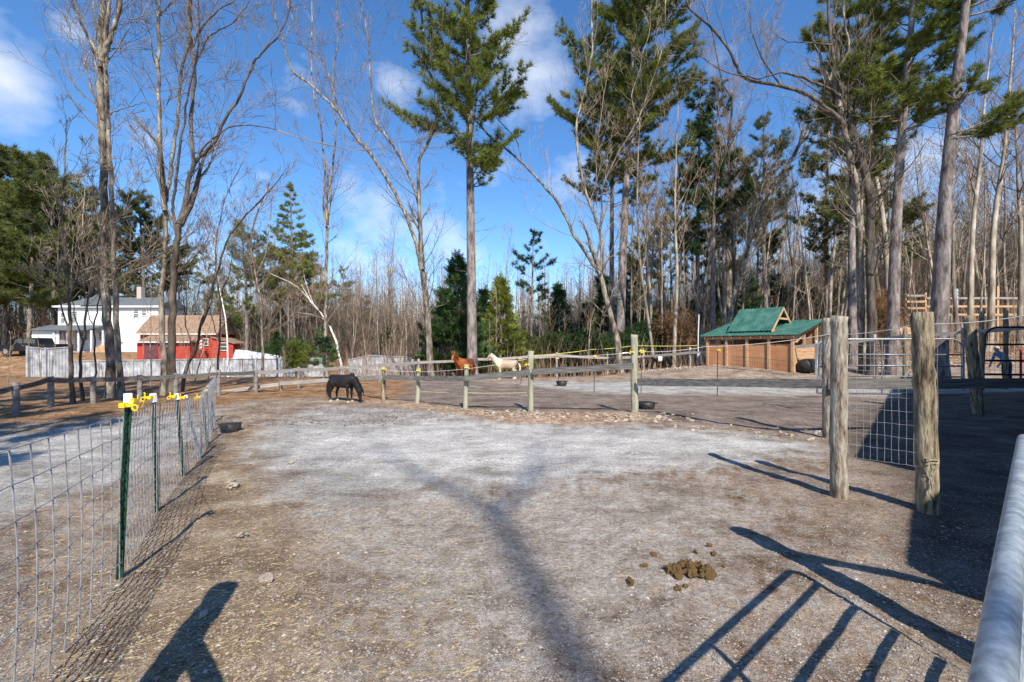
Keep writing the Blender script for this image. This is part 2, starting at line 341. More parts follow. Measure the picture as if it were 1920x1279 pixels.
    col = MIX(edge('tan', .8), col, RAMP(med, (.32, (.13, .085, .052)), (.5, (.29, .215, .145)), (.68, (.48, .40, .30))))
    col = MIX(edge('gravel', 1.1), col, RAMP(med, (.3, (.285, .275, .26)), (.7, (.43, .42, .40))))
    col = MIX(MA('MULTIPLY', edge('core', 1.3), .85), col, RAMP(med, (.3, (.43, .42, .40)), (.7, (.62, .605, .58))))
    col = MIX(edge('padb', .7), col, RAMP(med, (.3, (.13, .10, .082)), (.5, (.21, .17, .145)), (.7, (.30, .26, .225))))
    col = MIX(edge('leaf', 1), col, RAMP(med, (.3, (.13, .07, .035)), (.5, (.27, .16, .085)), (.7, (.42, .29, .17))))
    col = MIX(edge('band', .9), col, RAMP(mid2, (.3, (.18, .10, .06)), (.5, (.38, .27, .19)), (.7, (.55, .46, .38))))
    col = MIX(edge('shade_mud', .5), col, RAMP(med, (.3, (.08, .062, .05)), (.55, (.16, .13, .105)), (.75, (.26, .225, .19))))  # dark mud tone, partly painted shade under the barn shadow
    mul = N.new('ShaderNodeMix'); mul.data_type = 'RGBA'; mul.blend_type = 'MULTIPLY'; mul.inputs['Factor'].default_value = 1
    L.new(col, mul.inputs['A']); L.new(RAMP(grain, (.38, (.40, .37, .35)), (.5, (.97, .97, .97)), (.62, (1.55, 1.55, 1.55))), mul.inputs['B'])
    b = N['Principled BSDF']; b.inputs['Roughness'].default_value = .95; b.inputs['Specular IOR Level'].default_value = .15
    m2 = N.new('ShaderNodeMix'); m2.data_type = 'RGBA'; m2.blend_type = 'MULTIPLY'; m2.inputs['Factor'].default_value = 1
    L.new(mul.outputs['Result'], m2.inputs['A']); L.new(RAMP(NZ(.85, 8, .72, (1, 1.6, 1)), (.34, (.60, .56, .52)), (.46, (.93, .92, .91)), (.64, (1.16, 1.16, 1.16))), m2.inputs['B'])
    m3 = N.new('ShaderNodeMix'); m3.data_type = 'RGBA'; m3.blend_type = 'MULTIPLY'; m3.inputs['Factor'].default_value = 1
    L.new(m2.outputs['Result'], m3.inputs['A']); L.new(RAMP(NZ(3.4, 5, .7), (.30, (.66, .62, .58)), (.40, (1, 1, 1)), (.9, (1.02, 1.02, 1.02))), m3.inputs['B'])
    L.new(m3.outputs['Result'], b.inputs['Base Color'])
    bp = N.new('ShaderNodeBump'); bp.inputs['Strength'].default_value = 1.0; bp.inputs['Distance'].default_value = .035
    vo = N.new('ShaderNodeTexVoronoi'); vo.inputs['Scale'].default_value = 7.5; vo.feature = 'SMOOTH_F1'; L.new(tc.outputs['Object'], vo.inputs['Vector'])
    L.new(MA('ADD', MA('MULTIPLY', vo.outputs['Distance'], MA('MULTIPLY', med, 1.4)), MA('ADD', MA('MULTIPLY', grain, .8), MA('MULTIPLY', mid2, 1.5))), bp.inputs['Height']); L.new(bp.outputs[0], b.inputs['Normal'])
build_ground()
# ---------------------------------------------------------------- vegetation tools
def rdir(rng): 
    a = rng.uniform(0, 2 * PI); z = rng.uniform(-1, 1); q = math.sqrt(1 - z * z); return np.array([q * math.cos(a), q * math.sin(a), z])
def unit(v): return v / (np.linalg.norm(v) + 1e-9)
def side_dir(t, ang, az):
    t = unit(t); ref = np.array([0, 0, 1.]) if abs(t[2]) < .9 else np.array([1., 0, 0])
    u = unit(np.cross(t, ref)); v = np.cross(t, u)
    return unit(t * math.cos(ang) + (u * math.cos(az) + v * math.sin(az)) * math.sin(ang))
def grow(mb, rng, p, d, L, r, lvl, maxl, up=.12, wob=.16, nch=(5, 5, 4), ang=(25, 60), thick=None, lenk=.55, tips=None, minr=.006):
    n = (8, 6, 5, 3, 3)[min(lvl, 4)]
    P = [p]; cur = unit(d)
    for i in range(n):
        cur = unit(cur + rdir(rng) * wob + np.array([0, 0, up])); P.append(P[-1] + cur * L / n)
    P = np.array(P); rr = np.maximum(r * np.linspace(1, .22, n + 1), minr)
    tgt = thick if (thick is not None and r > .035) else mb
    tgt.tube(P, rr, 6 if r > .06 else 3, cap=False)
    if lvl >= maxl:
        if tips is not None: tips.append((P[-1], cur))
        return
    k = nch[min(lvl, len(nch) - 1)]
    for q in range(k):
        t = rng.uniform(.25, 1.0) if lvl else rng.uniform(.3, 1)
        f = t * n; i = min(int(f), n - 1); pos = P[i] + (P[i + 1] - P[i]) * (f - i)
        dd = side_dir(P[i + 1] - P[i], R(rng.uniform(*ang)), rng.uniform(0, 2 * PI))
        grow(mb, rng, pos, dd, L * lenk * rng.uniform(.6, 1.15) * (1.15 - .5 * t), max(r * (1 - .7 * t) * .6, minr), lvl + 1, maxl, up, wob, nch, ang, thick, lenk, tips, minr)
def spline(P, sub=4):
    P = [np.array(p, dtype=float) for p in P]; Q = []
    for i in range(len(P) - 1):
        a = P[max(i - 1, 0)]; b = P[i]; c = P[i + 1]; e = P[min(i + 2, len(P) - 1)]
        for s in range(sub):
            t = s / sub; Q.append(.5 * ((2 * b) + (-a + c) * t + (2 * a - 5 * b + 4 * c - e) * t * t + (-a + 3 * b - 3 * c + e) * t ** 3))
    Q.append(P[-1]); return np.array(Q)
nprng = np.random.RandomState(7)
def make_tuft(k, L, w, spread, flat=0):      # needles fanning from the origin towards +Z
    V = []; T = []
    for i in range(k):
        a = nprng.uniform(0, 2 * PI); s = nprng.uniform(.15, 1) * spread; d = np.array([math.sin(s) * math.cos(a), math.sin(s) * math.sin(a), math.cos(s)])
        q = unit(np.cross(d, nprng.normal(size=3))) * w; l = L * nprng.uniform(.65, 1.1); b = d * l * .08
        V += [b - q * .6, b + q * .6, d * l]; T.append((3 * i, 3 * i + 1, 3 * i + 2))
    return np.array(V), np.array(T)
TUFTS = [make_tuft(20, 1, .062, 1.2) for _ in range(4)]
TUFTB = [make_tuft(14, 1, .095, 1.35) for _ in range(4)]
SPRAY = []
for _ in range(3):      # flat hemlock / fir spray
    V, T = [], []
    for i in range(9):
        t = i / 9; s = 1 if i % 2 else -1; b = np.array([0, 0, t * .8]); d = unit(np.array([s * .8, nprng.uniform(-.2, .2), .7])) * (.5 - .3 * t)
        V += [b, b + np.array([0, .02, .16]), b + d]; T.append((3 * i, 3 * i + 1, 3 * i + 2))
    SPRAY.append((np.array(V), np.array(T)))
def scatter(mb, protos, pos, dirs, sc, jitter=.35):
    pos, dirs, sc = np.array(pos), np.array(dirs), np.array(sc)
    if not len(pos): return
    dirs = dirs + nprng.normal(size=dirs.shape) * jitter; dirs /= np.linalg.norm(dirs, axis=1)[:, None]
    rnd = nprng.normal(size=dirs.shape); u = np.cross(dirs, rnd); u /= np.linalg.norm(u, axis=1)[:, None]; v = np.cross(dirs, u)
    which = nprng.randint(len(protos), size=len(pos))
    for k, (V, T) in enumerate(protos):
        m = which == k; c = int(m.sum())
        if not c: continue
        P = (u[m][:, None, :] * V[None, :, 0:1] + v[m][:, None, :] * V[None, :, 1:2] + dirs[m][:, None, :] * V[None, :, 2:3]) * sc[m][:, None, None] + pos[m][:, None, :]
        TT = (T[None] + (np.arange(c) * len(V))[:, None, None]).reshape(-1, 3)
        mb.add(P.reshape(-1, 3), None, TT)
def limb(mbw, rng, base, az, L, r, slope, pos, dirs, sc, ts, dens, plume=.45, droop=0, dead=False):
    """a conifer limb with side branchlets carrying tufts"""
    d = np.array([math.cos(az), math.sin(az), math.tan(slope)]); d = unit(d); n = 6; P = [np.array(base)]
    for i in range(n):
        d = unit(d + rdir(rng) * .10 + np.array([0, 0, .10 - droop])); P.append(P[-1] + d * L / n)
    P = np.array(P); mbw.tube(P, np.maximum(r * np.linspace(1, .2, n + 1), .008), 4 if r > .03 else 3, cap=False)
    nb = max(3, int(L * 3.6 * (.4 if dead else 1)))
    for q in range(nb):
        t = rng.uniform(.28, 1); f = t * n; i = min(int(f), n - 1); pp = P[i] + (P[i + 1] - P[i]) * (f - i)
        s = 1 if q % 2 else -1; tan = unit(P[i + 1] - P[i]); sd = unit(np.cross(tan, [0, 0, 1])) * s
        bl = L * plume * (1.15 - t * .7) * rng.uniform(.5, 1.1); bd = unit(tan * .7 + sd * rng.uniform(.4, .9) + np.array([0, 0, rng.uniform(-.05, .3) - droop]))
        e = pp + bd * bl; mbw.tube([pp, (pp + e) / 2 + np.array([0, 0, .03]), e], [max(r * .3, .007), .006, .004], 3, cap=False)
        if dead: continue
        k = max(2, int(bl * dens))
        for w in range(k):
            x = (w + rng.random()) / k; pos.append(pp + bd * bl * (.25 + .78 * x) + rdir(rng) * .07); dirs.append(bd * .8 + np.array([0, 0, .45 - droop * 2])); sc.append(ts * rng.uniform(.7, 1.25))
    if not dead:
        for w in range(int(L * dens * .5)):
            x = rng.uniform(.4, 1); i = min(int(x * n), n - 1); pos.append(P[i] + (P[i + 1] - P[i]) * rng.random()); dirs.append(unit(P[i + 1] - P[i]) + np.array([0, 0, .4])); sc.append(ts * rng.uniform(.7, 1.2))
def pine(seed, H, r, start, spread, lean=(0, 0), step=.75, dens=7, ts=.30, shape='white', protos=None, deadlow=.5, trunkpts=None, gaps=.15):
    rng = random.Random(seed); tk, fo = MB(), MB(); pos, dirs, sc = [], [], []
    if trunkpts is None: trunkpts = [(lean[0] * H * t + .15 * rng.uniform(-1, 1) * (t > 0), lean[1] * H * t, H * t - (.3 if t == 0 else 0)) for t in np.linspace(0, 1, 7)]
    TP = spline(trunkpts, 5); zz = TP[:, 2]; H = zz[-1]
    rad = r * (1 - .93 * np.clip(zz / H, 0, 1)) ** .8; rad = rad + r * .45 * np.exp(-np.clip(zz, 0, None) / .35) ; rad = np.maximum(rad, .02)
    tk.tube(TP, rad, 9 if r > .2 else 6, cap=True)
    z = start * deadlow
    while z < H - .3:
        f = (z - start) / (H - start); c = np.array([np.interp(z, zz, TP[:, 0]), np.interp(z, zz, TP[:, 1]), z])
        if f < 0:
            if rng.random() < .75: limb(tk, rng, c, rng.uniform(0, 2 * PI), rng.uniform(.6, 2.2) * spread / 4.5, .022, R(rng.uniform(-10, 25)), pos, dirs, sc, ts, dens, dead=True)
            z += step * rng.uniform(.4, 1.1); continue
        for q in range(rng.randint(3, 5) if shape == 'white' else 6):
            if rng.random() < gaps: continue
            if shape == 'white': Lr = spread * (1.05 - f) ** .5 * rng.uniform(.32, 1.2) * min(1, .55 + f * 3)
            else: Lr = spread * (1.03 - f) * rng.uniform(.75, 1.1)
            sl = R(rng.uniform(-8, 18) + f * 28) if shape == 'white' else R(rng.uniform(-12, 8) + f * 25)
            limb(tk, rng, c + np.array([0, 0, rng.uniform(-.25, .25)]), rng.uniform(0, 2 * PI), max(Lr, .35), max(.012, r * .16 * (1 - f * .6)), sl, pos, dirs, sc, ts, dens, droop=0 if shape == 'white' else .06)
        z += step * rng.uniform(.7, 1.25) * (1 if shape == 'white' else .75)
    for q in range(8): pos.append(np.array(TP[-1]) - np.array([0, 0, .12 * q])); dirs.append(np.array([0, 0, 1.])); sc.append(ts)
    scatter(fo, protos or TUFTS, pos, dirs, sc)
    return tk, fo
def conifer(name, label, cat, loc, tkfo, mt, mf, group=None, rz=0):
    t = thing(name, label, cat, loc, rz, group)
    a = obj('trunk', tkfo[0], mt, t, smooth=True); b = obj('crown', tkfo[1], mf, t)
    KIDS[t.name] = [a, b]; return t

# ---- bare trees whose stems follow the ones in the photograph
def traced(name, label, base, stems, d, seed, mt, mtw, tw=(4, 5, 4), twl=1.5, fan=1.0, k=8, dens=1.0, cat='tree', group=None, top=4.0, up=.10, depthj=.35, lowest=.28):
    """stems: list of (w0, w1, [(px, py)...]) widths in metres; the first starts at the base"""
    rng = random.Random(seed)
    t = thing(name, label, cat, G(base[0], d), 0, group); O = np.array(t.location)
    crown = MB(); first = True
    for si, (w0, w1, pts) in enumerate(stems):
        dj = 0; P = []
        ph = rng.uniform(-1, 1) * depthj
        for i, (px, py) in enumerate(pts):
            hgt = (HY - py) / F * d; dd = d + ph * max(0, hgt) / 6
            P.append(np.array(W(px, py, dd)))
        if first: P[0] = O + np.array([0, 0, -.3])
        S = spline(P, 4) - O
        n = len(S)
        S[1:-1] += np.array([rdir(rng) * .03 for _ in range(n - 2)])
        rad = (w0 + (w1 - w0) * np.linspace(0, 1, n) ** .7) * .36
        if first: rad = rad + w0 * .2 * np.exp(-np.arange(n) * np.linalg.norm(S[-1] - S[0]) / n / .45)
        m = MB(); m.tube(S, rad, k if w0 > .12 else 5)
        # side branches along the stem
        Lt = np.linalg.norm(np.diff(S, axis=0), axis=1).sum()
        z0 = S[:, 2]; H = 16.
        nb = int(Lt * 2.0 * dens)
        for q in range(nb):
            f = rng.uniform(0.05 if not first else lowest, 1) * (n - 1); i = min(int(f), n - 2); p = S[i] + (S[i + 1] - S[i]) * (f - i)
            if p[2] < 3.0: continue
            r = max(.010, rad[i] * rng.uniform(.15, .36)); L = twl * rng.uniform(.5, 1.5) * (1 + 2.5 * r / .05 * .3)
            dd = side_dir(S[i + 1] - S[i], R(rng.uniform(30, 65)), rng.uniform(0, 2 * PI))
            grow(crown, rng, p, dd, L, r, 1, 3, up=up, nch=(4,) + tw, thick=m, minr=.005)
        # run the stem on past its traced end
        if top: grow(crown, rng, S[-1], S[-1] - S[-2], top * rng.uniform(.7, 1.2), max(w1 / 2, .012), 0, 3, up=.08, wob=.12, nch=tw, thick=m, ang=(20, 45), minr=.005)
        obj('trunk' if first else 'limb', m, mt, t, smooth=True); first = False
    obj('crown', crown, mtw, t)
    return t

traced('bare_tree', 'tall bare grey tree, left one of the leftmost close pair', (207, 745),
  [(.40, .27, [(207, 748), (209, 700), (205, 640), (197, 560), (196, 500), (195, 352), (191, 242), (189, 180), (191, 113)]),
   (.22, .12, [(191, 113), (205, 75), (216, 40), (225, 0), (228, -60), (240, -140)]),
   (.14, .06, [(190, 230), (180, 190), (172, 165), (166, 140), (158, 121)]),
   (.15, .07, [(189, 125), (178, 95), (156, 51), (140, 20), (132, -20), (125, -90)]),
   (.10, .04, [(189, 150), (176, 110), (180, 60), (176, 10), (170, -60)]),
   (.10, .04, [(193, 100), (196, 50), (194, 0), (200, -60)])], 15.3, 11, M_bark, M_twig, dens=.9)
traced('bare_tree', 'slimmer bare tree rising tight against the right side of the leftmost pair', (228, 747),
  [(.26, .15, [(230, 750), (225, 690), (221, 640), (217, 560), (213, 500), (211, 390), (207, 313), (203, 235), (201, 168), (198, 117)]),
   (.14, .05, [(198, 117), (204, 80), (213, 45), (218, 0), (225, -80)]),
   (.07, .02, [(205, 215), (225, 205), (250, 198), (270, 190)])], 15.1, 12, M_bark, M_twig, dens=.8)
traced('bare_tree', 'bare grey tree splitting into upright stems, left one of the pair behind the green stakes', (306, 742),
  [(.29, .20, [(304, 744), (306, 690), (304, 620), (303, 550), (309, 500), (309, 391)]),
   (.21, .11, [(309, 395), (302, 335), (299, 235), (297, 117), (298, 39), (299, 0), (303, -80)]),
   (.19, .10, [(309, 380), (317, 345), (324, 293), (333, 215), (341, 137), (353, 78), (354, 20), (358, -60)]),
   (.08, .02, [(297, 150), (285, 90), (275, 40), (262, -10)]),
   (.09, .03, [(298, 30), (312, 15), (325, 0), (340, -30)])], 16.0, 13, M_bark, M_twig, dens=1.0)
traced('bare_tree', 'dark bare tree with a long right hand limb behind the green stakes', (322, 738),
  [(.37, .25, [(325, 740), (323, 690), (322, 620), (325, 550), (327, 500), (333, 445), (336, 422)]),
   (.22, .12, [(336, 425), (347, 375), (354, 332), (362, 309), (358, 235), (364, 156), (360, 98), (357, 60), (358, 0), (360, -80)]),
   (.18, .06, [(360, 312), (378, 292), (398, 272), (416, 235), (442, 192), (465, 145), (480, 112), (500, 88), (520, 70), (540, 25), (548, -20)]),
   (.16, .08, [(333, 440), (326, 400), (325, 371), (335, 300), (345, 230), (352, 180)]),
   (.10, .04, [(372, 296), (395, 262), (430, 240), (470, 235), (520, 245)]),
   (.12, .04, [(359, 90), (380, 50), (410, 20), (440, 0), (470, -30)]),
   (.10, .04, [(364, 130), (385, 80), (410, 55), (440, 40), (465, 5)])], 15.6, 14, M_barkd, M_twig, dens=.95)
traced('bare_tree', 'slender pale bare tree forked into two long stems left of the leaning maples', (611, 700),
  [(.42, .26, [(611, 705), (611, 617), (610, 573), (612, 500), (613, 422)]),
   (.22, .10, [(612, 425), (607, 387), (609, 317), (600, 229), (588, 176), (583, 106), (585, 35), (584, -20), (580, -90)]),
   (.22, .10, [(613, 420), (619, 380), (621, 334), (630, 246), (625, 176), (627, 123), (634, 70), (631, 0), (638, -80)]),
   (.10, .03, [(629, 240), (640, 205), (652, 170), (660, 140)]),
   (.09, .03, [(620, 330), (600, 290), (575, 270), (555, 255)])], 30, 15, M_bark, M_twigr, dens=.85, twl=1.9)
traced('bare_tree', 'bare maple with a limb sweeping far up to the left, beside the chestnut pony', (810, 700),
  [(.60, .42, [(812, 705), (806, 671), (803, 620), (799, 558), (794, 525), (790, 498)]),
   (.34, .12, [(790, 500), (775, 439), (743, 366), (697, 292), (665, 255), (637, 215), (615, 190), (577, 155), (546, 130), (535, 91), (528, 65)]),
   (.34, .16, [(793, 505), (789, 450), (785, 352), (787, 299), (810, 253), (822, 190), (812, 150), (799, 123), (792, 60), (790, 0)]),
   (.26, .10, [(790, 440), (781, 366), (753, 299), (725, 257), (704, 225), (695, 158), (692, 95), (686, 46), (674, 0), (665, -60)]),
   (.14, .05, [(637, 215), (620, 150), (600, 110), (565, 80), (550, 40), (537, 0), (530, -50)]),
   (.10, .03, [(822, 190), (840, 165), (838, 140), (870, 130)])], 27, 16, M_bark, M_twig, dens=.9, twl=1.9)
traced('bare_tree', 'bare maple leaning left above the evergreen shrubs with three long crooked stems', (1163, 665),
  [(.62, .42, [(1164, 668), (1158, 640), (1150, 613), (1134, 550), (1125, 513)]),
   (.36, .16, [(1126, 515), (1103, 481), (1078, 444), (1056, 397), (1035, 366), (1016, 345), (984, 310), (946, 278), (925, 262)]),
   (.34, .14, [(1127, 512), (1129, 475), (1125, 434), (1115, 405), (1099, 362), (1086, 303), (1081, 229), (1090, 197), (1104, 134), (1111, 88), (1108, 30), (1112, -40)]),
   (.20, .07, [(1126, 430), (1129, 395), (1129, 355), (1160, 285), (1185, 246), (1203, 208), (1217, 169), (1238, 106), (1246, 63), (1248, 0)]),
   (.12, .05, [(978, 300), (967, 260), (935, 225), (914, 197), (900, 175)]),
   (.14, .05, [(1120, 395), (1118, 317), (1122, 260), (1130, 200)]),
   (.14, .05, [(1195, 225), (1185, 180), (1200, 130), (1205, 100)])], 29, 17, M_bark, M_twig, dens=.9, twl=1.8)
traced('bare_tree', 'smooth pale trunk leaning right out of the green shelter roof line', (1365, 650),
  [(.55, .30, [(1360, 665), (1367, 613), (1374, 570), (1382, 530), (1400, 475), (1409, 430), (1449, 352), (1488, 293)]),
   (.28, .08, [(1488, 293), (1505, 262), (1518, 225), (1525, 203), (1530, 150)]),
   (.16, .05, [(1400, 470), (1425, 400), (1440, 330), (1470, 280), (1490, 230)]),
   (.14, .05, [(1410, 430), (1412, 380), (1425, 320), (1430, 270)])], 33, 18, M_bark, M_twig, dens=1.1, twl=1.8)
traced('bare_tree', 'dark slender bare tree standing straight up left of the shelter roof', (1375, 650),
  [(.45, .26, [(1385, 665), (1380, 600), (1376, 500), (1368, 352), (1366, 274)]),
   (.24, .10, [(1366, 275), (1372, 195), (1355, 156), (1345, 110), (1335, 60)]),
   (.13, .04, [(1367, 280), (1385, 240), (1405, 195), (1412, 160)]),
   (.14, .05, [(1368, 300), (1358, 260), (1350, 230), (1340, 150)])], 35, 19, M_barkd, M_twigr, dens=1.0, twl=1.9)
traced('bare_tree', 'dark bare maple throwing a heavy limb out to the left, right of the shelter', (1635, 690),
  [(.60, .42, [(1640, 690), (1634, 600), (1632, 500), (1631, 371), (1613, 293), (1589, 219), (1576, 185)]),
   (.30, .12, [(1580, 230), (1550, 203), (1519, 180), (1464, 160), (1398, 148), (1378, 117), (1351, 70), (1308, 31), (1290, 10)]),
   (.20, .08, [(1576, 180), (1535, 158), (1480, 138), (1456, 137), (1425, 147), (1400, 143)]),
   (.30, .14, [(1576, 185), (1569, 148), (1560, 90), (1554, 20), (1558, -50)]),
   (.14, .05, [(1465, 160), (1430, 110), (1410, 60), (1405, 20)]),
   (.12, .04, [(1560, 85), (1520, 80), (1478, 78), (1450, 60)])], 22, 20, M_barkd, M_twig, dens=1.1, twl=1.5)
traced('bare_tree', 'second dark stem of the bare clump right of the shelter, curving in from the left', (1618, 690),
  [(.50, .34, [(1620, 692), (1617, 600), (1613, 500), (1609, 391), (1601, 332), (1585, 254), (1574, 200)]),
   (.28, .08, [(1574, 200), (1568, 150), (1590, 90), (1583, 40), (1580, -20)])], 22.8, 21, M_bark, M_twig, dens=1.0, twl=1.5)
traced('birch_tree', 'thin white birch leaning left just right of the red shed', (428, 650),
  [(.16, .07, [(430, 655), (424, 610), (417, 570), (410, 528), (405, 486), (402, 440)]), (.07, .03, [(405, 490), (395, 455), (380, 420)])], 32, 22, M_birch, M_twigr, dens=1.2, top=2.5, twl=1.3, lowest=.5)
traced('birch_tree', 'white birch leaning far left with split top behind the white fence', (645, 668),
  [(.22, .13, [(648, 685), (630, 640), (615, 608), (602, 588), (585, 570)]), (.12, .04, [(600, 585), (570, 550), (545, 530), (508, 513)]), (.10, .03, [(590, 575), (578, 545), (570, 515)]), (.07, .03, [(612, 600), (585, 590), (555, 585)])], 31, 23, M_birch, M_twigr, dens=1.2, top=1.5, twl=1.2, lowest=.5)
# small trees in front of the house
for i, (lab, b, pts, d, w) in enumerate([
    ('dark thin bare tree in front of the left side of the white house', (137, 757), [(137, 760), (134, 690), (131, 620), (127, 560), (125, 500), (117, 410), (122, 330)], 13.6, .17),
    ('crooked dark sapling between the thin tree and the leftmost tall pair', (155, 752), [(155, 755), (152, 690), (155, 640), (165, 560), (170, 500), (190, 430)], 14.4, .13),
    ('dark sapling with close upright twigs in front of the house porch', (176, 748), [(176, 750), (178, 700), (177, 620), (186, 560), (190, 520)], 15.2, .10),
    ('young bare tree leaning right in front of the red shed', (340, 728), [(338, 730), (350, 690), (365, 660), (378, 610), (392, 560), (410, 500), (432, 440), (470, 395)], 17.5, .19),
    ('small crooked bare tree at the end of the wire fence', (412, 742), [(412, 745), (408, 700), (412, 640), (411, 560), (403, 470), (415, 400)], 19, .13),
    ('bare tree with upswept branches left of the blue green conifer', (493, 690), [(497, 700), (492, 640), (490, 570), (480, 520), (470, 450), (490, 380)], 36, .36)]):
    traced('bare_tree', lab, b, [(w, w * .4, pts), (w * .55, w * .2, [(pts[3][0], pts[3][1]), (pts[3][0] + 18, pts[3][1] - 45), (pts[3][0] + 26, pts[3][1] - 105)]),
        (w * .5, w * .2, [(pts[2][0], pts[2][1]), (pts[2][0] - 16, pts[2][1] - 50), (pts[2][0] - 22, pts[2][1] - 110)])], d, 40 + i, M_barkd if i < 5 else M_bark, M_twig, dens=1.6, top=2.5, twl=1.0 if i < 5 else 2.4, lowest=.15)
# big pines in view
def pinet(label, px, d, toppx, H, r, start, spread, seed, bend=0, **kw):
    b = G(px, d); e = W(toppx, HY, d); dx = (e.x - b.x)
    z1 = H; pts = [(dx * (min(1, zf * 1.0)) * 1 + bend * math.sin(zf * PI), .3 * math.sin(zf * 4), zf * H - (.4 if zf == 0 else 0)) for zf in np.linspace(0, 1, 7)]
    mt = kw.pop('mt', M_barkp); mf = kw.pop('mf', M_pine); nm = kw.pop('name', 'pine_tree')
    return conifer(nm, label, 'tree', b, pine(seed, H, r, start, spread, trunkpts=pts, **kw), mt, mf)
pinet('tall white pine with bushy crown standing behind the chestnut pony', 886, 26, 872, 30, .31, 11.0, 4.6, 101, dens=9, ts=.36, step=.6, gaps=.2)
pinet('broad crowned white pine behind the leaning maple', 1160, 35, 1196, 33, .38, 14.0, 7.2, 102, dens=7, ts=.40, step=.75, gaps=.22)
pinet('dark trunked pine half hidden behind the broad crowned white pine', 1148, 37, 1150, 29, .25, 13, 5.5, 103, mf=M_pined, ts=.42, step=.6)
pinet('tall pine with grey scaly trunk, left of the two big ones by the metal gate', 1673, 21.5, 1730, 24, .28, 11.0, 3.6, 104, dens=11, ts=.34, gaps=.1, step=.55)
b = pinet('tall thick grey pine trunk with sparse plumes, rightmost big tree', 1758, 20, 1836, 23, .36, 15.2, 3.2, 105, dens=9, ts=.30, gaps=.1)
# its separate low plumes of needles
def plumes(tree, items, seed, mf=M_pine):
    rng = random.Random(seed); w, f = MB(), MB(); pos, dirs, sc = [], [], []; O = np.array(tree.location)
    for (px, py, d, az, L) in items:
        for q in range(3):
            limb(w, rng, np.array(W(px, py, d)) - O + rdir(rng) * .15, R(az + rng.uniform(-22, 22)), L * rng.uniform(.7, 1.1), .03, R(rng.uniform(-5, 20)), pos, dirs, sc, .3, 10)
    scatter(f, TUFTS, pos, dirs, sc); obj('limb', w, M_barkp, tree); obj('crown', f, mf, tree)
plumes(b, [(1796, 185, 20, 175, 1.9), (1798, 180, 20, 5, 1.6), (1797, 190, 20, 250, 1.5), (1792, 250, 20, -10, 3.6), (1790, 262, 20, 8, 2.6), (1800, 165, 20, 100, 1.4)], 7)
b = pinet('pine with dense drooping plumes behind the dark bare maple', 1600, 27, 1612, 25, .25, 11, 4.4, 106, dens=10, ts=.38, mf=M_pine, step=.6)
pinet('narrow dark pine left of the shelter with tufted top', 1310, 38, 1312, 24, .22, 8, 3.0, 107, mf=M_hem, protos=TUFTB, ts=.42, dens=9, step=.6)
pinet('straight dark pine between the narrow one and the leaning pale trunk', 1337, 36, 1345, 22, .24, 9.5, 2.6, 108, mf=M_hem, protos=TUFTB, ts=.42, dens=9, gaps=.25, step=.6)
pinet('pine with olive crown over the shelter roof', 1440, 44, 1430, 22, .24, 10, 4.0, 109, mf=M_pined, protos=TUFTB, ts=.4)
pinet('tall layered pine with flat sprays between shelter and bare maple', 1553, 42, 1555, 26, .24, 6, 4.4, 110, mf=M_pined, protos=TUFTB, ts=.42, gaps=.35, step=1.1)
pinet('bright green pyramidal pine above the white fence', 546, 50, 546, 18.6, .26, 4.6, 4.3, 111, shape='spruce', dens=6, ts=.42, step=.95, gaps=.12, protos=TUFTB)
pinet('olive green pine with loose crown left of the pyramidal pine', 462, 46, 455, 14.5, .22, 4.5, 4.2, 112, mf=M_pined, protos=TUFTB, ts=.4, gaps=.3)
pinet('pine with layered boughs rising behind the white house', 270, 66, 262, 22.5, .3, 7, 7.0, 113, mf=M_pined, protos=TUFTB, ts=.6, gaps=.2, step=1.2)
for i, (px, d, top, r0, sp) in enumerate([(-70, 58, 285, .24, 6.5), (8, 62, 275, .26, 7.5), (52, 55, 290, .24, 6.0), (98, 64, 300, .26, 6.5), (140, 70, 330, .24, 6.5), (172, 76, 360, .24, 6.0), (-20, 74, 300, .26, 7), (72, 78, 300, .26, 7)]):
    H = (HY - top) / F * d + CAMZ - th(W(px, HY, d).x, d)
    pinet(['pine at the far left edge of the pine stand', 'tallest pine of the stand above the black pickup', 'pine with pale trunk over the pickup cab', 'pine left of the white house roof', 'pine just behind the left end of the house roof', 'lower pine at the right end of the left stand', 'rear pine at the left edge', 'rear pine above the pickup'][i],
          px, d, px + random.Random(i).uniform(-8, 8), H, r0, H * .2, sp * .9, 120 + i, mf=M_pined, mt=M_bark, protos=TUFTB, ts=.75, step=.95, gaps=.15, dens=5)
pinet('dark hemlock behind the big pine trunk and chestnut pony', 852, 31, 858, 8.2, .14, .4, 3.0, 140, name='hemlock_tree', shape='spruce', mf=M_hem, protos=SPRAY, ts=.62, dens=8, step=.42, gaps=.03)
pinet('green young conifer right of the big pine trunk', 938, 34, 940, 7.6, .12, .5, 2.3, 141, name='hemlock_tree', shape='spruce', mf=M_pine, protos=SPRAY, ts=.6, dens=8, step=.42, gaps=.05)
pinet('thin topped young pine above the white pony', 995, 44, 1000, 13.5, .16, 6.5, 2.8, 142, mf=M_hem, protos=TUFTB, ts=.4, gaps=.35)
pinet('small hemlock standing in front of the white fence behind the black pony', 606, 24, 604, 2.6, .05, .6, .85, 143, name='hemlock_tree', shape='spruce', mf=M_hem, protos=SPRAY, ts=.32, dens=9, step=.28, gaps=.0)
pinet('pointed spruce in the far woods right of the leaning maple', 1188, 52, 1187, 10, .15, 1.0, 2.6, 144, name='spruce_tree', shape='spruce', mf=M_hem, protos=SPRAY, ts=.7, dens=4, step=.6)
pinet('dark round hemlock in the far woods near the middle', 1045, 60, 1045, 9.5, .15, 3.5, 2.0, 145, name='hemlock_tree', shape='spruce', mf=M_hem, protos=SPRAY, ts=.7, dens=4, step=.6)
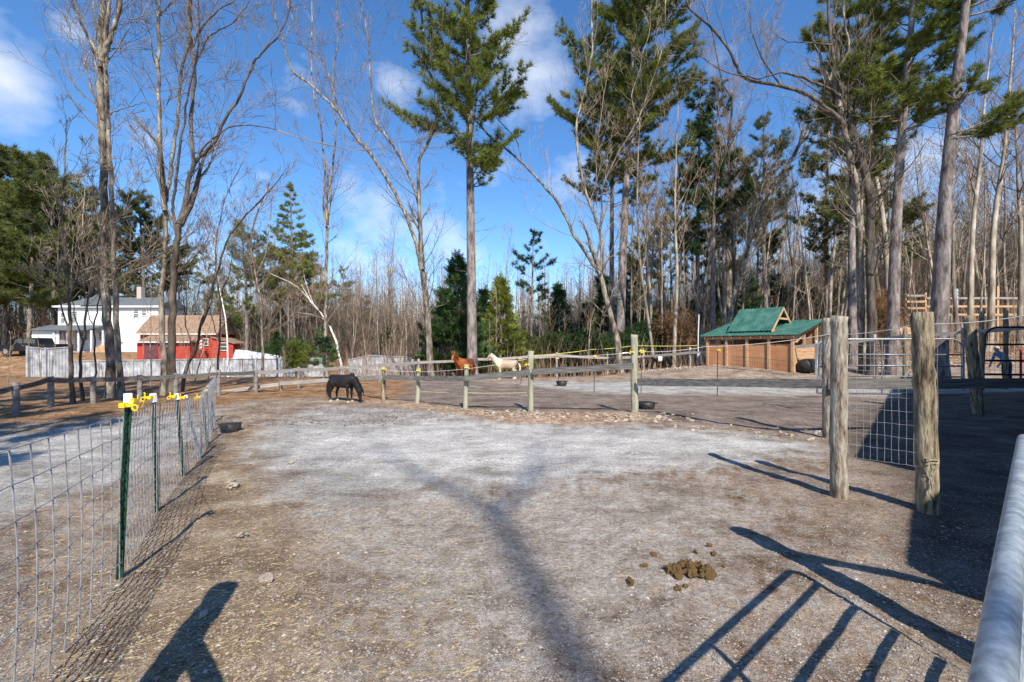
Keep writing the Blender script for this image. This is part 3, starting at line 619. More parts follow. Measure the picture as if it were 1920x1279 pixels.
# evergreen shrubs
def shrub(label, px, d, w, h, seed, mf, name='evergreen_shrub', protos=None, n=900, ts=.3):
    rng = random.Random(seed); t = thing(name, label, 'shrub', G(px, d)); m, f = MB(), MB(); pos, dirs, sc = [], [], []
    for q in range(16):
        a = rng.uniform(0, 2 * PI); e = np.array([math.cos(a) * w * rng.uniform(.1, .5), math.sin(a) * w * rng.uniform(.1, .5), h * rng.uniform(.5, 1)])
        m.tube([np.array([0, 0, -.1]), e * np.array([.35, .35, .6]), e], [.04, .025, .01], 4)
        for k in range(n // 16):
            u = rdir(rng) * rng.random() ** .4; pos.append(e * np.array([1, 1, .8]) + u * np.array([w * .3, w * .3, h * .26])); pos[-1][2] = max(.05, pos[-1][2]); dirs.append(u + np.array([0, 0, .5])); sc.append(ts * rng.uniform(.6, 1.2))
    scatter(f, protos or TUFTB, pos, dirs, sc); obj('stem', m, M_barkd, t); obj('foliage', f, mf, t); return t
shrub('big round evergreen shrub left of the leaning maple trunk', 1112, 33, 3.4, 3.2, 1, M_hem, n=2900)
shrub('evergreen shrub right of the leaning maple trunk', 1190, 34, 2.8, 3.6, 2, M_hem, n=2300)
shrub('low olive evergreen under the young conifers', 1020, 37, 3.4, 3.6, 3, M_pined, n=2200)
shrub('yellow green evergreen bush behind the cream pony', 968, 36, 2.8, 3.6, 13, M_pine, n=1700)
shrub('dark evergreen bush left of the big round shrub', 1068, 38, 3.0, 2.8, 14, M_hem, n=1700)
shrub('evergreen clump behind the pole left of the shelter', 1262, 38, 2.8, 3.4, 4, M_hem, n=1300)
shrub('dark evergreen clump directly behind the shelter', 1400, 42, 3.2, 3.4, 5, M_hem, n=1300)
shrub('russet beech bush holding dry leaves left of the shelter', 1268, 33, 2.4, 4.2, 6, M_leafdry, 'beech_bush', n=1000, ts=.22)
shrub('small russet leafy bush before the dark trunks left of the shelter', 1215, 35, 1.8, 3.0, 7, M_leafdry, 'beech_bush', n=500, ts=.2)
shrub('rusty leaved beech bush between the grey trunks right of the shelter', 1655, 30, 2.0, 4.6, 8, M_leafdry, 'beech_bush', n=900, ts=.22)
shrub('green shrubs behind the red shed end', 455, 52, 4.0, 4.2, 9, M_pined, n=1100, ts=.5)
shrub('evergreen thicket in shade behind the left end of the white fence', 540, 44, 4.0, 3.0, 10, M_hem, n=1000, ts=.45)
shrub('yellow green young pine clump above the white fence', 555, 40, 1.8, 3.4, 12, M_pine, n=500, ts=.36)

# ---- repeated woodland trees
def bare_proto(seed, H, r, nst=1, start=.38, spread=.32, mt=M_bark_far, mtw=M_twig, tw=(6, 5, 3), maxl=3):
    rng = random.Random(seed); m, c = MB(), MB()
    lean = rdir(rng) * .05; P = [np.array([0, 0, -.4])]; d = np.array([lean[0], lean[1], 1.])
    n = 9
    for i in range(n): d = unit(d + rdir(rng) * .06 + np.array([0, 0, .1])); P.append(P[-1] + d * (H + .4) / n)
    S = spline(P, 2); rad = np.maximum(r * (1 - np.linspace(0, .95, len(S))) ** .8, .015); rad[0] *= 1.35; m.tube(S, rad, 6)
    nb = int(H * 1.15)
    for q in range(nb):
        t = start + (1 - start) * (q + rng.random()) / nb; f = t * (len(S) - 1); i = min(int(f), len(S) - 2); p = S[i] + (S[i + 1] - S[i]) * (f - i)
        L = H * spread * (1.1 - t * .75) * rng.uniform(.5, 1.1)
        grow(c, rng, p, side_dir(S[i + 1] - S[i], R(rng.uniform(25, 55)), rng.uniform(0, 2 * PI)), L, max(rad[i] * .42, .018), 1, maxl, up=.16, nch=tw, thick=m, minr=.008)
    return m, c
def proto_thing(name, mc, mt, mc_mat):
    t = thing(name, 'x', 'tree', (0, 0, -50)); a = obj('trunk', mc[0], mt, t, smooth=True); b = obj('crown', mc[1], mc_mat, t); KIDS[t.name] = [a, b]; t['_n'] = 0; return t
PB = [proto_thing('bare_tree', bare_proto(200 + i, [19, 17, 20, 16, 18, 15][i], [.15, .13, .19, .11, .15, .09][i], start=[.4, .3, .45, .35, .5, .25][i], mt=M_bark_far), M_bark_far, M_twig if i % 2 else M_twigr) for i in range(6)]
PP = [proto_thing('pine_tree', pine(300 + i, [20, 17, 22][i], [.26, .22, .3][i], [9, 7, 12][i], [4, 3.6, 4.4][i], protos=TUFTB, ts=.5, dens=4.5, step=1.1, gaps=.28), M_bark_far, M_pined) for i in range(3)]
PH = [proto_thing('hemlock_tree', pine(350 + i, [8, 6.5][i], [.09, .08][i], .4, [2.3, 2.0][i], shape='spruce', protos=SPRAY, ts=.6, dens=6, step=.5, gaps=.08), M_bark_far, M_hem) for i in range(2)]
PS = [proto_thing('bare_sapling', bare_proto(400 + i, [7, 5.5, 8.5][i], [.05, .04, .06][i], start=.2, spread=.3, tw=(4, 3)), M_bark_far, M_twigr) for i in range(3)]
rng = random.Random(99); used = set(); placed = []
ZONE = [(-400, 110, 'beyond the black pickup'), (110, 300, 'beyond the white house'), (300, 450, 'beyond the red shed'), (450, 560, 'behind the low white tarp'), (560, 650, 'behind the white fence near the small hemlock'),
        (650, 720, 'above the black pony'), (720, 800, 'left of the leaning maple trunk'), (800, 900, 'beside the big pine trunk'), (900, 980, 'behind the cream pony'), (980, 1080, 'in the gap right of the cream pony'),
        (1080, 1190, 'around the leaning maple and shrubs'), (1190, 1260, 'right of the tall squared post'), (1260, 1330, 'left of the shelter by the white pole'), (1330, 1410, 'behind the left half of the shelter roof'), (1410, 1490, 'behind the raised gable'),
        (1490, 1570, 'just right of the shelter'), (1570, 1660, 'behind the dark bare maple clump'), (1660, 1740, 'behind the left grey pine trunk'), (1740, 1830, 'behind the rightmost thick pine'), (1830, 2400, 'on the slope at the right edge')]
KN = {'bare_tree': 'bare grey brown tree', 'pine_tree': 'high crowned pine', 'bare_sapling': 'leafless sapling', 'hemlock_tree': 'dark green hemlock'}
def put(protos, px, d, hs=1.0, ws=None):
    x = (px - 960) / F * d
    if -62 < x < -20 and 36 < d < 60 and px < 452: return
    if px < 440 and d < 60 and protos is not PS: return
    if 9 < x < 18 and 19 < d < 31: return
    if any((x - a) ** 2 + (d - b_) ** 2 < 1.0 for a, b_ in placed): return
    placed.append((x, d)); k = rng.randrange(len(protos)); pr = protos[k]
    zone = next(z for z in ZONE if z[0] <= px < z[1]); kind = pr.name.split('.')[0]
    adj = ('tall ' if hs > 1.0 else 'middling ' if hs > .75 else 'low ') + ('near ' if d < 46 else 'far ')
    if kind == 'bare_sapling': adj = ('taller ' if hs > .7 else 'small ') + ('near ' if d < 38 else 'far ')
    lab = f'{adj}{KN[kind]} {zone[2]}'; grp = adj + {'bare_tree': 'bare trees ', 'pine_tree': 'pines ', 'bare_sapling': 'saplings ', 'hemlock_tree': 'hemlocks '}[kind] + zone[2]
    ws = ws or hs; loc = (x, d, th(x, d)); rz = rng.uniform(0, 6.28)
    if pr.name not in used: used.add(pr.name); pr.location = loc; pr.rotation_euler = (0, 0, rz); pr.scale = (ws, ws, hs); o = pr; o['label'] = lab
    else: o = dup(pr, loc, rz, (ws, ws, hs), lab)
    o['group'] = grp
    o.rotation_euler = (rng.gauss(0, .045), rng.gauss(0, .045), rz)
for i in range(80):     # right hand woods, tall
    px = rng.uniform(1190, 2150); d = rng.uniform(31, 64); put(PB, px, d, rng.uniform(.85, 1.25))
for i in range(40):
    px = rng.uniform(1560, 2150); d = rng.uniform(34, 70); put(PB, px, d, rng.uniform(.7, 1.0))
for i in range(25): put(PP, rng.uniform(1200, 1700), rng.uniform(38, 66), rng.uniform(.7, 1.15))
for i in range(5): put(PP, rng.uniform(1700, 2100), rng.uniform(60, 80), rng.uniform(.6, .8))
for i in range(80):      # middle: low skyline
    px = rng.uniform(640, 1190); d = rng.uniform(40, 85); put(PB, px, d, rng.uniform(.42, .66) * d / 62, )
for px, d, h in [(705, 45, .82), (730, 50, .8), (690, 52, .75), (715, 40, .62), (762, 46, .6), (745, 55, .7), (670, 56, .7), (952, 40, .72), (925, 46, .68), (1215, 33, .8), (1240, 36, .85), (1262, 40, .9), (1290, 38, .95), (1205, 42, .8), (1085, 50, .55), (1010, 52, .55), (660, 48, .5)]: put(PB, px, d, h)
for i in range(60): put(PB, rng.uniform(430, 820), rng.uniform(44, 90), rng.uniform(.4, .68))
for i in range(42): put(PB, rng.uniform(-150, 440), rng.uniform(66, 95), rng.uniform(.75, 1.0))
for i in range(22): put(PP, rng.uniform(200, 640), rng.uniform(62, 95), rng.uniform(.55, .8))
for i in range(34): put(PH, rng.uniform(820, 1620), rng.uniform(36, 60), rng.uniform(.45, 1.1))
for i in range(12): put(PH, rng.uniform(440, 820), rng.uniform(44, 60), rng.uniform(.4, .8))
for i in range(10): put(PP, rng.uniform(640, 1180), rng.uniform(60, 90), rng.uniform(.4, .55))
for i in range(26): put(PP, rng.uniform(-250, 200), rng.uniform(66, 90), rng.uniform(.9, 1.25))
for i in range(34): put(PS, rng.uniform(-40, 640), rng.uniform(19, 37), rng.uniform(.3, .6), .5)
for i in range(85): put(PS, rng.uniform(640, 1300), rng.uniform(30, 46), rng.uniform(.45, .95))
for i in range(45): put(PS, rng.uniform(1300, 2100), rng.uniform(30, 50), rng.uniform(.6, 1.1))
for i in range(30): put(PS, rng.uniform(440, 660), rng.uniform(43, 54), rng.uniform(.6, 1.0))
for p in PB + PP + PS + PH:
    if p.name not in used:
        for c in KIDS[p.name]: bpy.data.objects.remove(c)
        bpy.data.objects.remove(p)
# far woods that read as one brown mass
def far_woods():
    mb = MB(); r2 = random.Random(5); protos = []
    for s in range(4):
        a, c = bare_proto(500 + s, 14, .11, start=.08, spread=.3, tw=(4, 3), maxl=2); V = np.concatenate(a.V + c.V); off = sum(len(v) for v in a.V)
        Q = np.concatenate([q for q, _ in a.Q] + [q + off for q, _ in c.Q]); protos.append((V, Q))
    for i in range(980):
        px = r2.uniform(-500, 2500) if i < 620 else r2.uniform(400, 1200); d = r2.uniform(70, 140); x = (px - 960) / F * d
        V, Q = r2.choice(protos); a = r2.uniform(0, 6.28); s = r2.uniform(.8, 1.25) * (1.0 if px < 1150 else 1.2)
        M = np.array([[math.cos(a), -math.sin(a), 0], [math.sin(a), math.cos(a), 0], [0, 0, 1]]) * s
        mb.add(V @ M.T + np.array([x, d, th(x, d)]), Q)
    tag(obj('far_woods', mb, M_twigr), 'hazy brown mass of leafless woods closing the horizon', 'woods', kind='stuff')
    for nm, lab, n_, dr, hr, mt_ in (('thicket', 'grey brown thicket of thin leafless trees filling the gaps between trunks', 25000, (56, 80), (2.5, 8.5), M_thick), ('red_thicket', 'reddish brown thicket low behind the ponies', 16000, (46, 62), (1.2, 4.6), M_thick)):
        mb = MB(); V = []; Q = []
        for i in range(n_):
            px = r2.uniform(-250, 2250); d = r2.uniform(*dr); x = (px - 960) / F * d
            if px < 460 and d < 62: continue
            z = th(x, d); kk = .55 + .9 * abs(noise.noise((x * .07, 7.7, 0))); h = r2.uniform(*hr) * kk * (1.35 if px > 1200 or px < 760 else 1.12); w = r2.uniform(.015, .04)
            a = r2.uniform(0, PI); wx, wy = w * math.cos(a), w * math.sin(a); P = (x, d, z)
            def st(P, dx, dy, h, w):
                n = len(V); x, y, z = P; wx, wy = w * math.cos(a), w * math.sin(a)
                V.extend([(x - wx, y - wy, z), (x + wx, y + wy, z), (x + dx + wx * .2, y + dy + wy * .2, z + h), (x + dx - wx * .2, y + dy - wy * .2, z + h)]); Q.append((n, n + 1, n + 2, n + 3))
            lx, ly = r2.gauss(0, .13) * h, r2.gauss(0, .13) * h; st(P, lx, ly, h, w)
            for q in range(6):
                t = r2.uniform(.3, .95); l = h * r2.uniform(.12, .3); s = r2.choice((-1, 1)); st((x + lx * t, d + ly * t, z + h * t), s * l * r2.uniform(.3, 1.5), r2.uniform(-.4, .4) * l, l, w * .5)
        mb.add(V, Q); tag(obj(nm, mb, mt_), lab, 'woods', kind='stuff')
    mb = MB(); V = []; Q = []
    for i in range(15000):   # undergrowth of upright dry stems
        px = r2.uniform(-200, 2200); d = r2.uniform(29, 62) if px > 640 else r2.uniform(42, 64); x = (px - 960) / F * d
        if px < 450 and d < 60: continue
        if 9 < x < 18 and d < 31: continue
        z = th(x, d); h = r2.uniform(.7, 3.0) * (1 if px > 640 else .8); lx, ly = r2.uniform(-.4, .4) * h, r2.uniform(-.4, .4) * h; w = r2.uniform(.008, .022)
        a = r2.uniform(0, PI); wx, wy = w * math.cos(a), w * math.sin(a); n = len(V)
        V += [(x - wx, d - wy, z), (x + wx, d + wy, z), (x + lx * .4 + wx * .6, d + ly * .4, z + h * .55), (x + lx * .4 - wx * .6, d + ly * .4, z + h * .55), (x + lx + .003, d + ly, z + h), (x + lx - .003, d + ly, z + h)]
        Q += [(n, n + 1, n + 2, n + 3), (n + 3, n + 2, n + 4, n + 5)]
    mb.add(V, Q); tag(obj('undergrowth', mb, M_twigr), 'tangle of dry brown stems at the foot of the woods', 'undergrowth', kind='stuff')
far_woods()
# trees behind and beside the camera, seen only by their shadows
def shade_tree():
    rng = random.Random(3); t = thing('bare_tree', 'tall forked bare tree behind the viewer whose shadow lies down the middle of the yard', 'tree', (6.45, -24.0, 0)); m, c = MB(), MB()
    S = spline([(0, 0, -.3), (.05, 0, 9), (-.05, .1, 19), (.0, .0, 27.8)], 4); m.tube(S, np.linspace(.24, .09, len(S)), 9)
    for e, L in (((-.5, .05, .8), 3.2), ((.35, .1, .8), 2.8)): grow(c, rng, S[-1], np.array(e), L, .085, 0, 2, nch=(4, 3), thick=m, up=.0)
    obj('trunk', m, M_bark, t, smooth=True); obj('crown', c, M_twig, t)
shade_tree()
for i, (x, y, H, sp) in enumerate([(-8.1, 1.3, 10, 3.0), (-11.6, 5.6, 17, 2.3), (-14.6, 8.2, 15, 2.3)]):  # unseen pines added to throw shade on the drive and left trunks
    conifer('pine_tree', ['unseen pine added to shade the drive, out of view at left', 'second unseen pine added beside the drive for shade', 'third unseen pine added beside the drive for shade'][i], 'tree', (x, y, 0), pine(700 + i, H, .25, (1.4, 3.5, 3.5)[i], sp, protos=TUFTB, ts=.5, dens=5, step=1.0), M_barkp, M_pined)
# ---------------------------------------------------------------- posts
def post_mesh(h, r, seed, taper=.06, k=14, lean=(0, 0), chop=0.0):
    rg = random.Random(seed); m = MB(); n = 9 if r < .08 else 30; k = k if r < .08 else 26
    P = [(lean[0] * t + rg.uniform(-.006, .006), lean[1] * t + rg.uniform(-.006, .006), -.25 + (h + .25) * t) for t in np.linspace(0, 1, n)]
    m.tube(P, [r * (1 + taper * (1 - t)) * rg.uniform(.965, 1.035) for t in np.linspace(0, 1, n)], k)
    if r > .08:
        V = m.V[0]; ax = np.repeat(np.array(P), k, axis=0); o_ = V - ax
        f = np.array([1 + .055 * noise.noise((math.atan2(q[1], q[0]) * 1.3, v[2] * 2.2, seed)) + .03 * noise.noise((math.atan2(q[1], q[0]) * 4, v[2] * 7, seed + 5)) for q, v in zip(o_, V)])
        V[:] = ax + o_ * f[:, None]
    return m
def board(m, a, b, w, h, seed=0, sag=.0):    # a rough plank with slightly wavy line
    rg = random.Random(seed); a, b = Vector(a), Vector(b); n = 5; prev = a
    pts = [a.lerp(b, i / n) + Vector((0, 0, -sag * math.sin(PI * i / n) + rg.uniform(-.006, .006))) for i in range(n + 1)]
    d = (b - a).normalized(); y = Vector((0, 0, 1)).cross(d).normalized(); V = []
    for i, p in enumerate(pts):
        hh = h * rg.uniform(.93, 1.05)
        for sy, sz in ((-1, -1), (1, -1), (1, 1), (-1, 1)): V.append(tuple(p + y * sy * w / 2 + Vector((0, 0, sz * hh / 2))))
    Q = [(4 * i + j, 4 * i + (j + 1) % 4, 4 * i + 4 + (j + 1) % 4, 4 * i + 4 + j) for i in range(n) for j in range(4)] + [(3, 2, 1, 0), (4 * n, 4 * n + 1, 4 * n + 2, 4 * n + 3)]
    m.add(V, Q); return m
def insulator(parent, loc, az=0, s=1.0, name='insulator', mat=None):
    m = MB(); m.box((0, 0, 0), (.04 * s, .05 * s, .034 * s)); m.box((.04 * s, 0, 0), (.06 * s, .014 * s, .022 * s)); m.tube([(.062 * s, 0, -.03 * s), (.07 * s, 0, .0), (.062 * s, 0, .045 * s), (.075 * s, 0, .05 * s)], .007 * s, 6)
    m.tube([(.085 * s + .022 * s * math.cos(q), 0, -.02 * s + .022 * s * math.sin(q)) for q in np.linspace(0, 2 * PI, 9)], .006 * s, 5)
    o = obj(name, m, mat or M_yellow, parent); o.location = loc; o.rotation_euler = (0, 0, az); return o

# --- near paddock fence, post and board
NF = thing('paddock_fence', 'post and single board fence crossing the yard behind the bright gravel, with yellow insulators', 'fence', (0, 0, 0))
NP = [(1552, 8.5, 597, .085, M_postgrey), (1190, 11.2, 628, .085, M_postg), (995, 11.9, 658, .07, M_postg), (872, 12.4, 683, .065, M_postg), (782, 13.6, 690, .065, M_postg), (718, 14.2, 687, .065, M_post), (648, 16.6, 702, .06, M_post), (527, 17.5, 714, .06, M_post)]
npos = []
for i, (px, d, top, r, mt) in enumerate(NP):
    g = G(px, d); h = W(px, top, d).z - g.z; npos.append((g, h))
    o = obj('post', post_mesh(h, r, i, lean=((.0, -.01, 0, .04, .05, .03, 0, 0)[i], 0)), mt, NF, smooth=True); o.location = g
    if 1 <= i <= 5: insulator(o, (-.06 if i in (1, 2) else .02, -.09, h * (.78 if i < 3 else .93)), R(180 if i < 3 else 0), 1.0)
insulator(NF, tuple(W(1196, 657, 11.2) + Vector((.04, -.08, 0))), 0, 1.1)
def bz(px, py, d): return W(px, py, d)
BRD = [((1960, 718, 8.62), (1545, 719, 8.38), .19), ((1541, 719, 8.38), (1193, 716, 11.08), .17), ((1186, 686, 11.1), (997, 697, 11.8), .155), ((993, 698, 11.8), (873, 709, 12.3), .155), ((871, 709.5, 12.3), (783, 709, 13.5), .14), ((781, 708.5, 13.5), (719, 707.5, 14.1), .13), ((717, 707.5, 14.2), (648, 709, 16.5), .13), ((646, 710, 16.5), (527, 719, 17.4), .14), ((525, 720, 17.4), (402, 737, 17.2), .13)]
for i, (a, b, h) in enumerate(BRD):
    A, B = W(*a), W(*b); A.y -= .09; B.y -= .09
    o = obj('board', board(MB(), A, B, .035, h, i), M_board if i < 6 else M_rail, NF)
# --- far rail fence around the paddock
FFT = thing('rail_fence', 'long weathered single rail fence from the left edge round behind the ponies', 'fence', (0, 0, 0))
FP = [(-150, 9.6, 742, 754), (-60, 10.5, 733, 744), (30, 11.4, 717, 728), (95, 12.95, 706, 712), (175, 13.6, 706, 711), (262, 14.2, 703, 708), (330, 14.9, 700, 705), (410, 15.8, 694, 701), (480, 17, 692, 698), (560, 18.5, 688, 693), (640, 20.5, 684, 690), (712, 22.5, 680, 684.5), (785, 25, 673, 679.5), (893, 28, 668, 674), (991, 29, 664, 669), (1044, 29, 661, 666), (1139, 30, 659, 671), (1207, 29.5, 664, 668), (1294, 27, 651, 661), (1397, 24.5, 645, 656), (1530, 21.8, 638, 647), (1640, 20, 627, 636), (1697, 18.8, 612, 630), (1805, 17.4, 606, 622), (1925, 16, 598, 614), (2100, 15, 590, 606)]
prev = None
for i, (px, d, top, ry) in enumerate(FP):
    g = G(px, d); h = max(W(px, top, d).z - g.z, .7)
    o = obj('post', post_mesh(h, .055 if i > 8 else .07, 30 + i, k=9), M_rail if i > 9 else M_wood, FFT, smooth=True); o.location = g
    p = W(px, ry, d) + Vector((0, -.08, 0))
    if prev is not None:
        a, b = prev, p; dd = (b - a).normalized() * .01
        obj('rail', board(MB(), a + dd, b - dd, .04, .13 if d < 21 else .15, 60 + i, sag=.03), M_rail if i > 8 else M_board, FFT)
    prev = p
# electric ropes
def rope(name, label, pts, r, mat, cat='rope', sag=.05):
    m = MB(); L = [Vector(p) for p in pts]; P = []
    for a, b in zip(L[:-1], L[1:]):
        for t in np.linspace(0, 1, 8)[:-1]: P.append(tuple(a.lerp(b, t) - Vector((0, 0, sag * 4 * t * (1 - t)))))
    P.append(tuple(L[-1])); m.tube(P, r, 5); return tag(obj(name, m, mat), label, cat)
rope('electric_rope', 'white electric rope rising from the tall post over the shelter front to the gate posts', [W(1197, 659, 11.1), W(1323, 650, 10.2), W(1556, 627, 8.4), W(1722, 607, 6.6), W(1960, 585, 5.4)], .006, M_ropew)
rope('electric_rope', 'yellow electric rope strung along the trees behind the ponies to the shelter', [W(1000, 667, 31), W(1110, 655.5, 31), W(1190, 648, 30), W(1323, 647.5, 27)], .025, M_rope)
rope('electric_wire', 'thin yellow wire low behind the near paddock fence', [W(782, 733, 13.7), W(872, 736, 12.5), W(995, 736, 12.0)], .006, M_rope, 'wire', .02)
rope('electric_wire', 'thin pale wire at mid height of the short posts by the ponies', [W(640, 688, 15.7), W(718, 693, 14.3), W(782, 697, 13.7), W(872, 692, 12.5), W(995, 672, 12.0), W(1190, 661, 11.3)], .005, M_ropew, 'wire', .02)
for i, (px, by, ty) in enumerate([(977, 719, 672), (1047, 724, 671), (1114, 735, 667), (1202, 738, 660), (1345, 742, 655)]):
    g = Gp(px, by); h = W(px, ty, g.y).z - g.z
    t = thing('electric_fence_post', ['thin electric fence post just right of the white pony', 'thin electric fence post beside the far feed tub', 'thin electric fence post left of the tall squared post', 'thin electric fence post just right of the tall squared post', 'thin electric fence post in front of the shelter corner'][i], 'fence post', g, group='thin step-in posts in the gravel paddock')
    obj('rod', MB().tube([(0, 0, -.1), (0.01, 0, h)], .014, 5), M_darkmetal, t); insulator(t, (0, -.02, h - .02), R(180 if i < 2 else 0), 1.1)

# --- steel stakes and wire panels at left
ST = [(-.55, -.6, 1.22, 1.0), (-2.40, 2.33, 1.22, 1.0)]
stakes = [((222, 1085), (240, 738), 1), ((292, 958), (287, 738), 1), ((343, 893), (331, 738), 1), ((373, 862), (348, 741), 2), ((388, 833), (378, 741), 1), ((398, 806), (386, 730), 1), ((403, 790), (390, 722), 1)]
WF = thing('wire_fence', 'galvanised wire mesh fence on green steel stakes along the left side', 'fence', (0, 0, 0))
sp = []
for i, (b, tp, kd) in enumerate(stakes):
    d = CAMZ * F / (b[1] - HY); B = G(b[0], d); T = W(tp[0], tp[1], d); sp.append((B, T))
    m = MB(); v = T - B; cap = T - v * .075 if i < 3 else T - v * .05
    B2 = B - v * .1
    m.beam(B2, cap, .042, .008); m.beam(B2 + Vector((0, .018, 0)), cap + Vector((0, .018, 0)), .008, .036)
    for q in range(18):
        c = B.lerp(cap, (q + .5) / 18); m.box(c + Vector((0, -.008, 0)), (.02, .012, .018))
    s_ = obj('stake', m, M_stake if kd == 1 else M_galv, WF)
    cm = MB(); cm.beam(cap + Vector((0, .006, 0)), T, .052, .044); obj('cap', cm, M_white, s_, bevel=.005)
    iz = T - v * (.06 if i == 0 else .03)
    insulator(s_, tuple(iz + Vector((0, -.03, 0))), R(0 if i == 0 else 180 if i < 5 else 60), 0.95 if i == 0 else .95)
    if i == 0: insulator(s_, tuple(iz + Vector((.06, -.02, .035))), R(90), .6)
def wires(P0, P1, z0, z1a, z1b, nv, nh, rv, rh, parent, seed=0, sep=True, wob=.0015, name_v='vertical_wire', name_h='horizontal_wire', skipf=None):
    rg = random.Random(seed); P0, P1 = Vector(P0), Vector(P1); mv, mh = MB(), MB()
    def pt(u, v):
        p = P0.lerp(P1, u); zt = z1a + (z1b - z1a) * u; zg = p.z
        bulge = .03 * math.sin(PI * u) * math.sin(PI * v)
        n = Vector((-(P1 - P0).y, (P1 - P0).x, 0)).normalized()
        return Vector((p.x, p.y, zg + z0 + (zt - z0) * v)) + n * bulge
    for i in range(nv + 1):
        u = i / nv; m = MB() if sep else mv
        m.tube([pt(u + rg.uniform(-wob, wob) * (0 if j in (0, 6) else 1), j / 6) for j in range(7)], rv, 5, cap=False)
        if sep: obj(name_v, m, M_wire, parent)
    for j in range(nh + 1):
        m = MB() if sep else mh
        m.tube([pt(i / nv, j / nh + rg.uniform(-.003, .003)) for i in range(nv + 1)], rh, 5, cap=False)
        if sep: obj(name_h, m, M_wire, parent)
    if not sep:
        for q in (mv, mh): tag(obj('wire_mesh', q, M_wire, parent), kind='stuff')
off = Vector((.035, -.03, 0))
near = Vector((-1.15, -.30, 0))
A0 = sp[0][0] + off
wires(A0, A0 + (Vector((-2.46, 2.46, 0)) - Vector((-2.88, 3.33, 0))).normalized() * 3.4, -.02, 1.20, 1.30, 19, 8, .0042, .0028, WF, 1)
wires(A0, sp[1][0] + off, -.02, 1.20, 1.13, 12, 9, .0042, .0028, WF, 2)
wires(sp[1][0] + off, sp[2][0] + off, 0, 1.13, 1.0, 10, 8, .0042, .0028, WF, 3)
wires(sp[2][0] + off, sp[3][0] + off, 0, 1.0, 1.0, 7, 8, .0042, .0028, WF, 4, sep=False)
wires(sp[3][0] + off, sp[4][0] + off, 0, 1.0, 1.05, 8, 8, .0042, .0028, WF, 5, sep=False)
wires(sp[4][0] + off, sp[6][0] + off, 0, 1.05, 1.05, 14, 8, .0042, .0028, WF, 6, sep=False)
rope('electric_wire', 'thin wire running between the yellow insulators on the stake tops', [p[1] + Vector((.1, -.03, -.08)) for p in sp[:1]] + [p[1] + Vector((-.05, -.05, -.05)) for p in sp[1:]], .003, M_yellow, 'wire', .05)
# boulder on the drive behind the wire
def rock(seed, r, flat=.65, sub=2, irr=.28):
    import bmesh
    bm = bmesh.new(); bmesh.ops.create_icosphere(bm, subdivisions=sub, radius=1)
    for v in bm.verts:
        k = 1 + irr * noise.noise(v.co * 1.3 + Vector((seed * 3.7, 0, 0))) + irr * .35 * noise.noise(v.co * 3.5 + Vector((0, seed, 0)))
        v.co = Vector((v.co.x * k * r, v.co.y * k * r * .85, v.co.z * k * r * flat))
    V = [tuple(v.co) for v in bm.verts]; T = [[v.index for v in f.verts] for f in bm.faces]; bm.free()
    return np.array(V), np.array(T)
def rockobj(name, label, cat, loc, r, seed, mat, group=None, **k):
    V, T = rock(seed, r, **k); o = obj(name, MB().add(V, None, T), mat, smooth=True); o.location = loc; return tag(o, label, cat, group)
g = Gp(195, 797); rockobj('boulder', 'small pale boulder on the drive seen over the wire fence', 'boulder', g + Vector((0, 0, .04)), .13, 5, M_stone)

# ---------------------------------------------------------------- gate posts at right
p1 = G(1573, 5.1); p2 = G(1742, 4.68)
t = thing('gate_post', 'rough grey brown round post left of the wire panel at right', 'post', p1); obj('shaft', post_mesh(W(0, 593, 5.1).z - p1.z, .0805, 81, k=20), M_postgrey, t, smooth=True)
t = thing('gate_post', 'thick tan treated round post with twine tied near its foot', 'post', p2); obj('shaft', post_mesh(W(0, 586, 4.68).z - p2.z, .090, 82, k=20, lean=(-.07, 0)), M_post, t, smooth=True)
m = MB(); rg = random.Random(4)
for q in range(9):
    a = Vector((-.07 + rg.uniform(-.03, .01), -.105, .55 - q * .012)); P = [a]
    for k in range(6): P.append(P[-1] + Vector((rg.uniform(-.012, .016), rg.uniform(-.006, .004), -.05 * rg.uniform(.6, 1.3))))
    m.tube(P, .0035, 4)
m.tube([(-.10, -.06, .57), (-.09, -.11, .565), (-.03, -.115, .56), (0, -.11, .55), (-.03, -.12, .53), (-.09, -.115, .54)], .006, 5)
tag(obj('twine', m, M_twine), 'frayed tan twine knotted round the thick tan post', 'twine').location = p2
WP = thing('mesh_gate', 'square mesh wire gate hung between the two round gate posts', 'gate', (0, 0, 0))
a = p1 + Vector((.11, -.02, 0)); b = p2 + Vector((-.02, -.115, 0)); a.z = b.z = 0
wires(a, b, .47, 1.72, 1.70, 12, 9, .0022, .0020, WP, 9, wob=.006)
# gate beside the viewer: hinge post, gate, far post
HB = Vector((2.64, 2.10, 0)); HG = Vector((2.42, 2.15, 0)); gd = Vector((-1.15, -1, 0)).normalized()
t = thing('gate_post', 'hinge post of the gate by the viewer, just out of view', 'post', HB); obj('shaft', post_mesh(2.08, .10, 83, k=16), M_post, t, smooth=True)
LP = Vector((-1.54, 1.14, 0)); t = thing('gate_post', 'latch post of the gate out of view at left', 'post', LP); obj('shaft', post_mesh(2.0, .09, 84, k=16), M_post, t, smooth=True)
t = thing('brace_rail', 'wooden rail fixed to the latch post out of view', 'rail', (0, 0, 0)); obj('board', MB().beam(LP + Vector((.0, .02, 1.45)), LP + Vector((.42, -.19, 1.17)), .05, .13), M_wood, t)
t = thing('header_board', 'board nailed to the hinge post out of view', 'rail', (0, 0, 0)); obj('board', MB().beam(HB + Vector((0, -.1, 1.72)), HB + Vector((1.9, -1.25, 1.55)), .04, .14), M_wood, t)
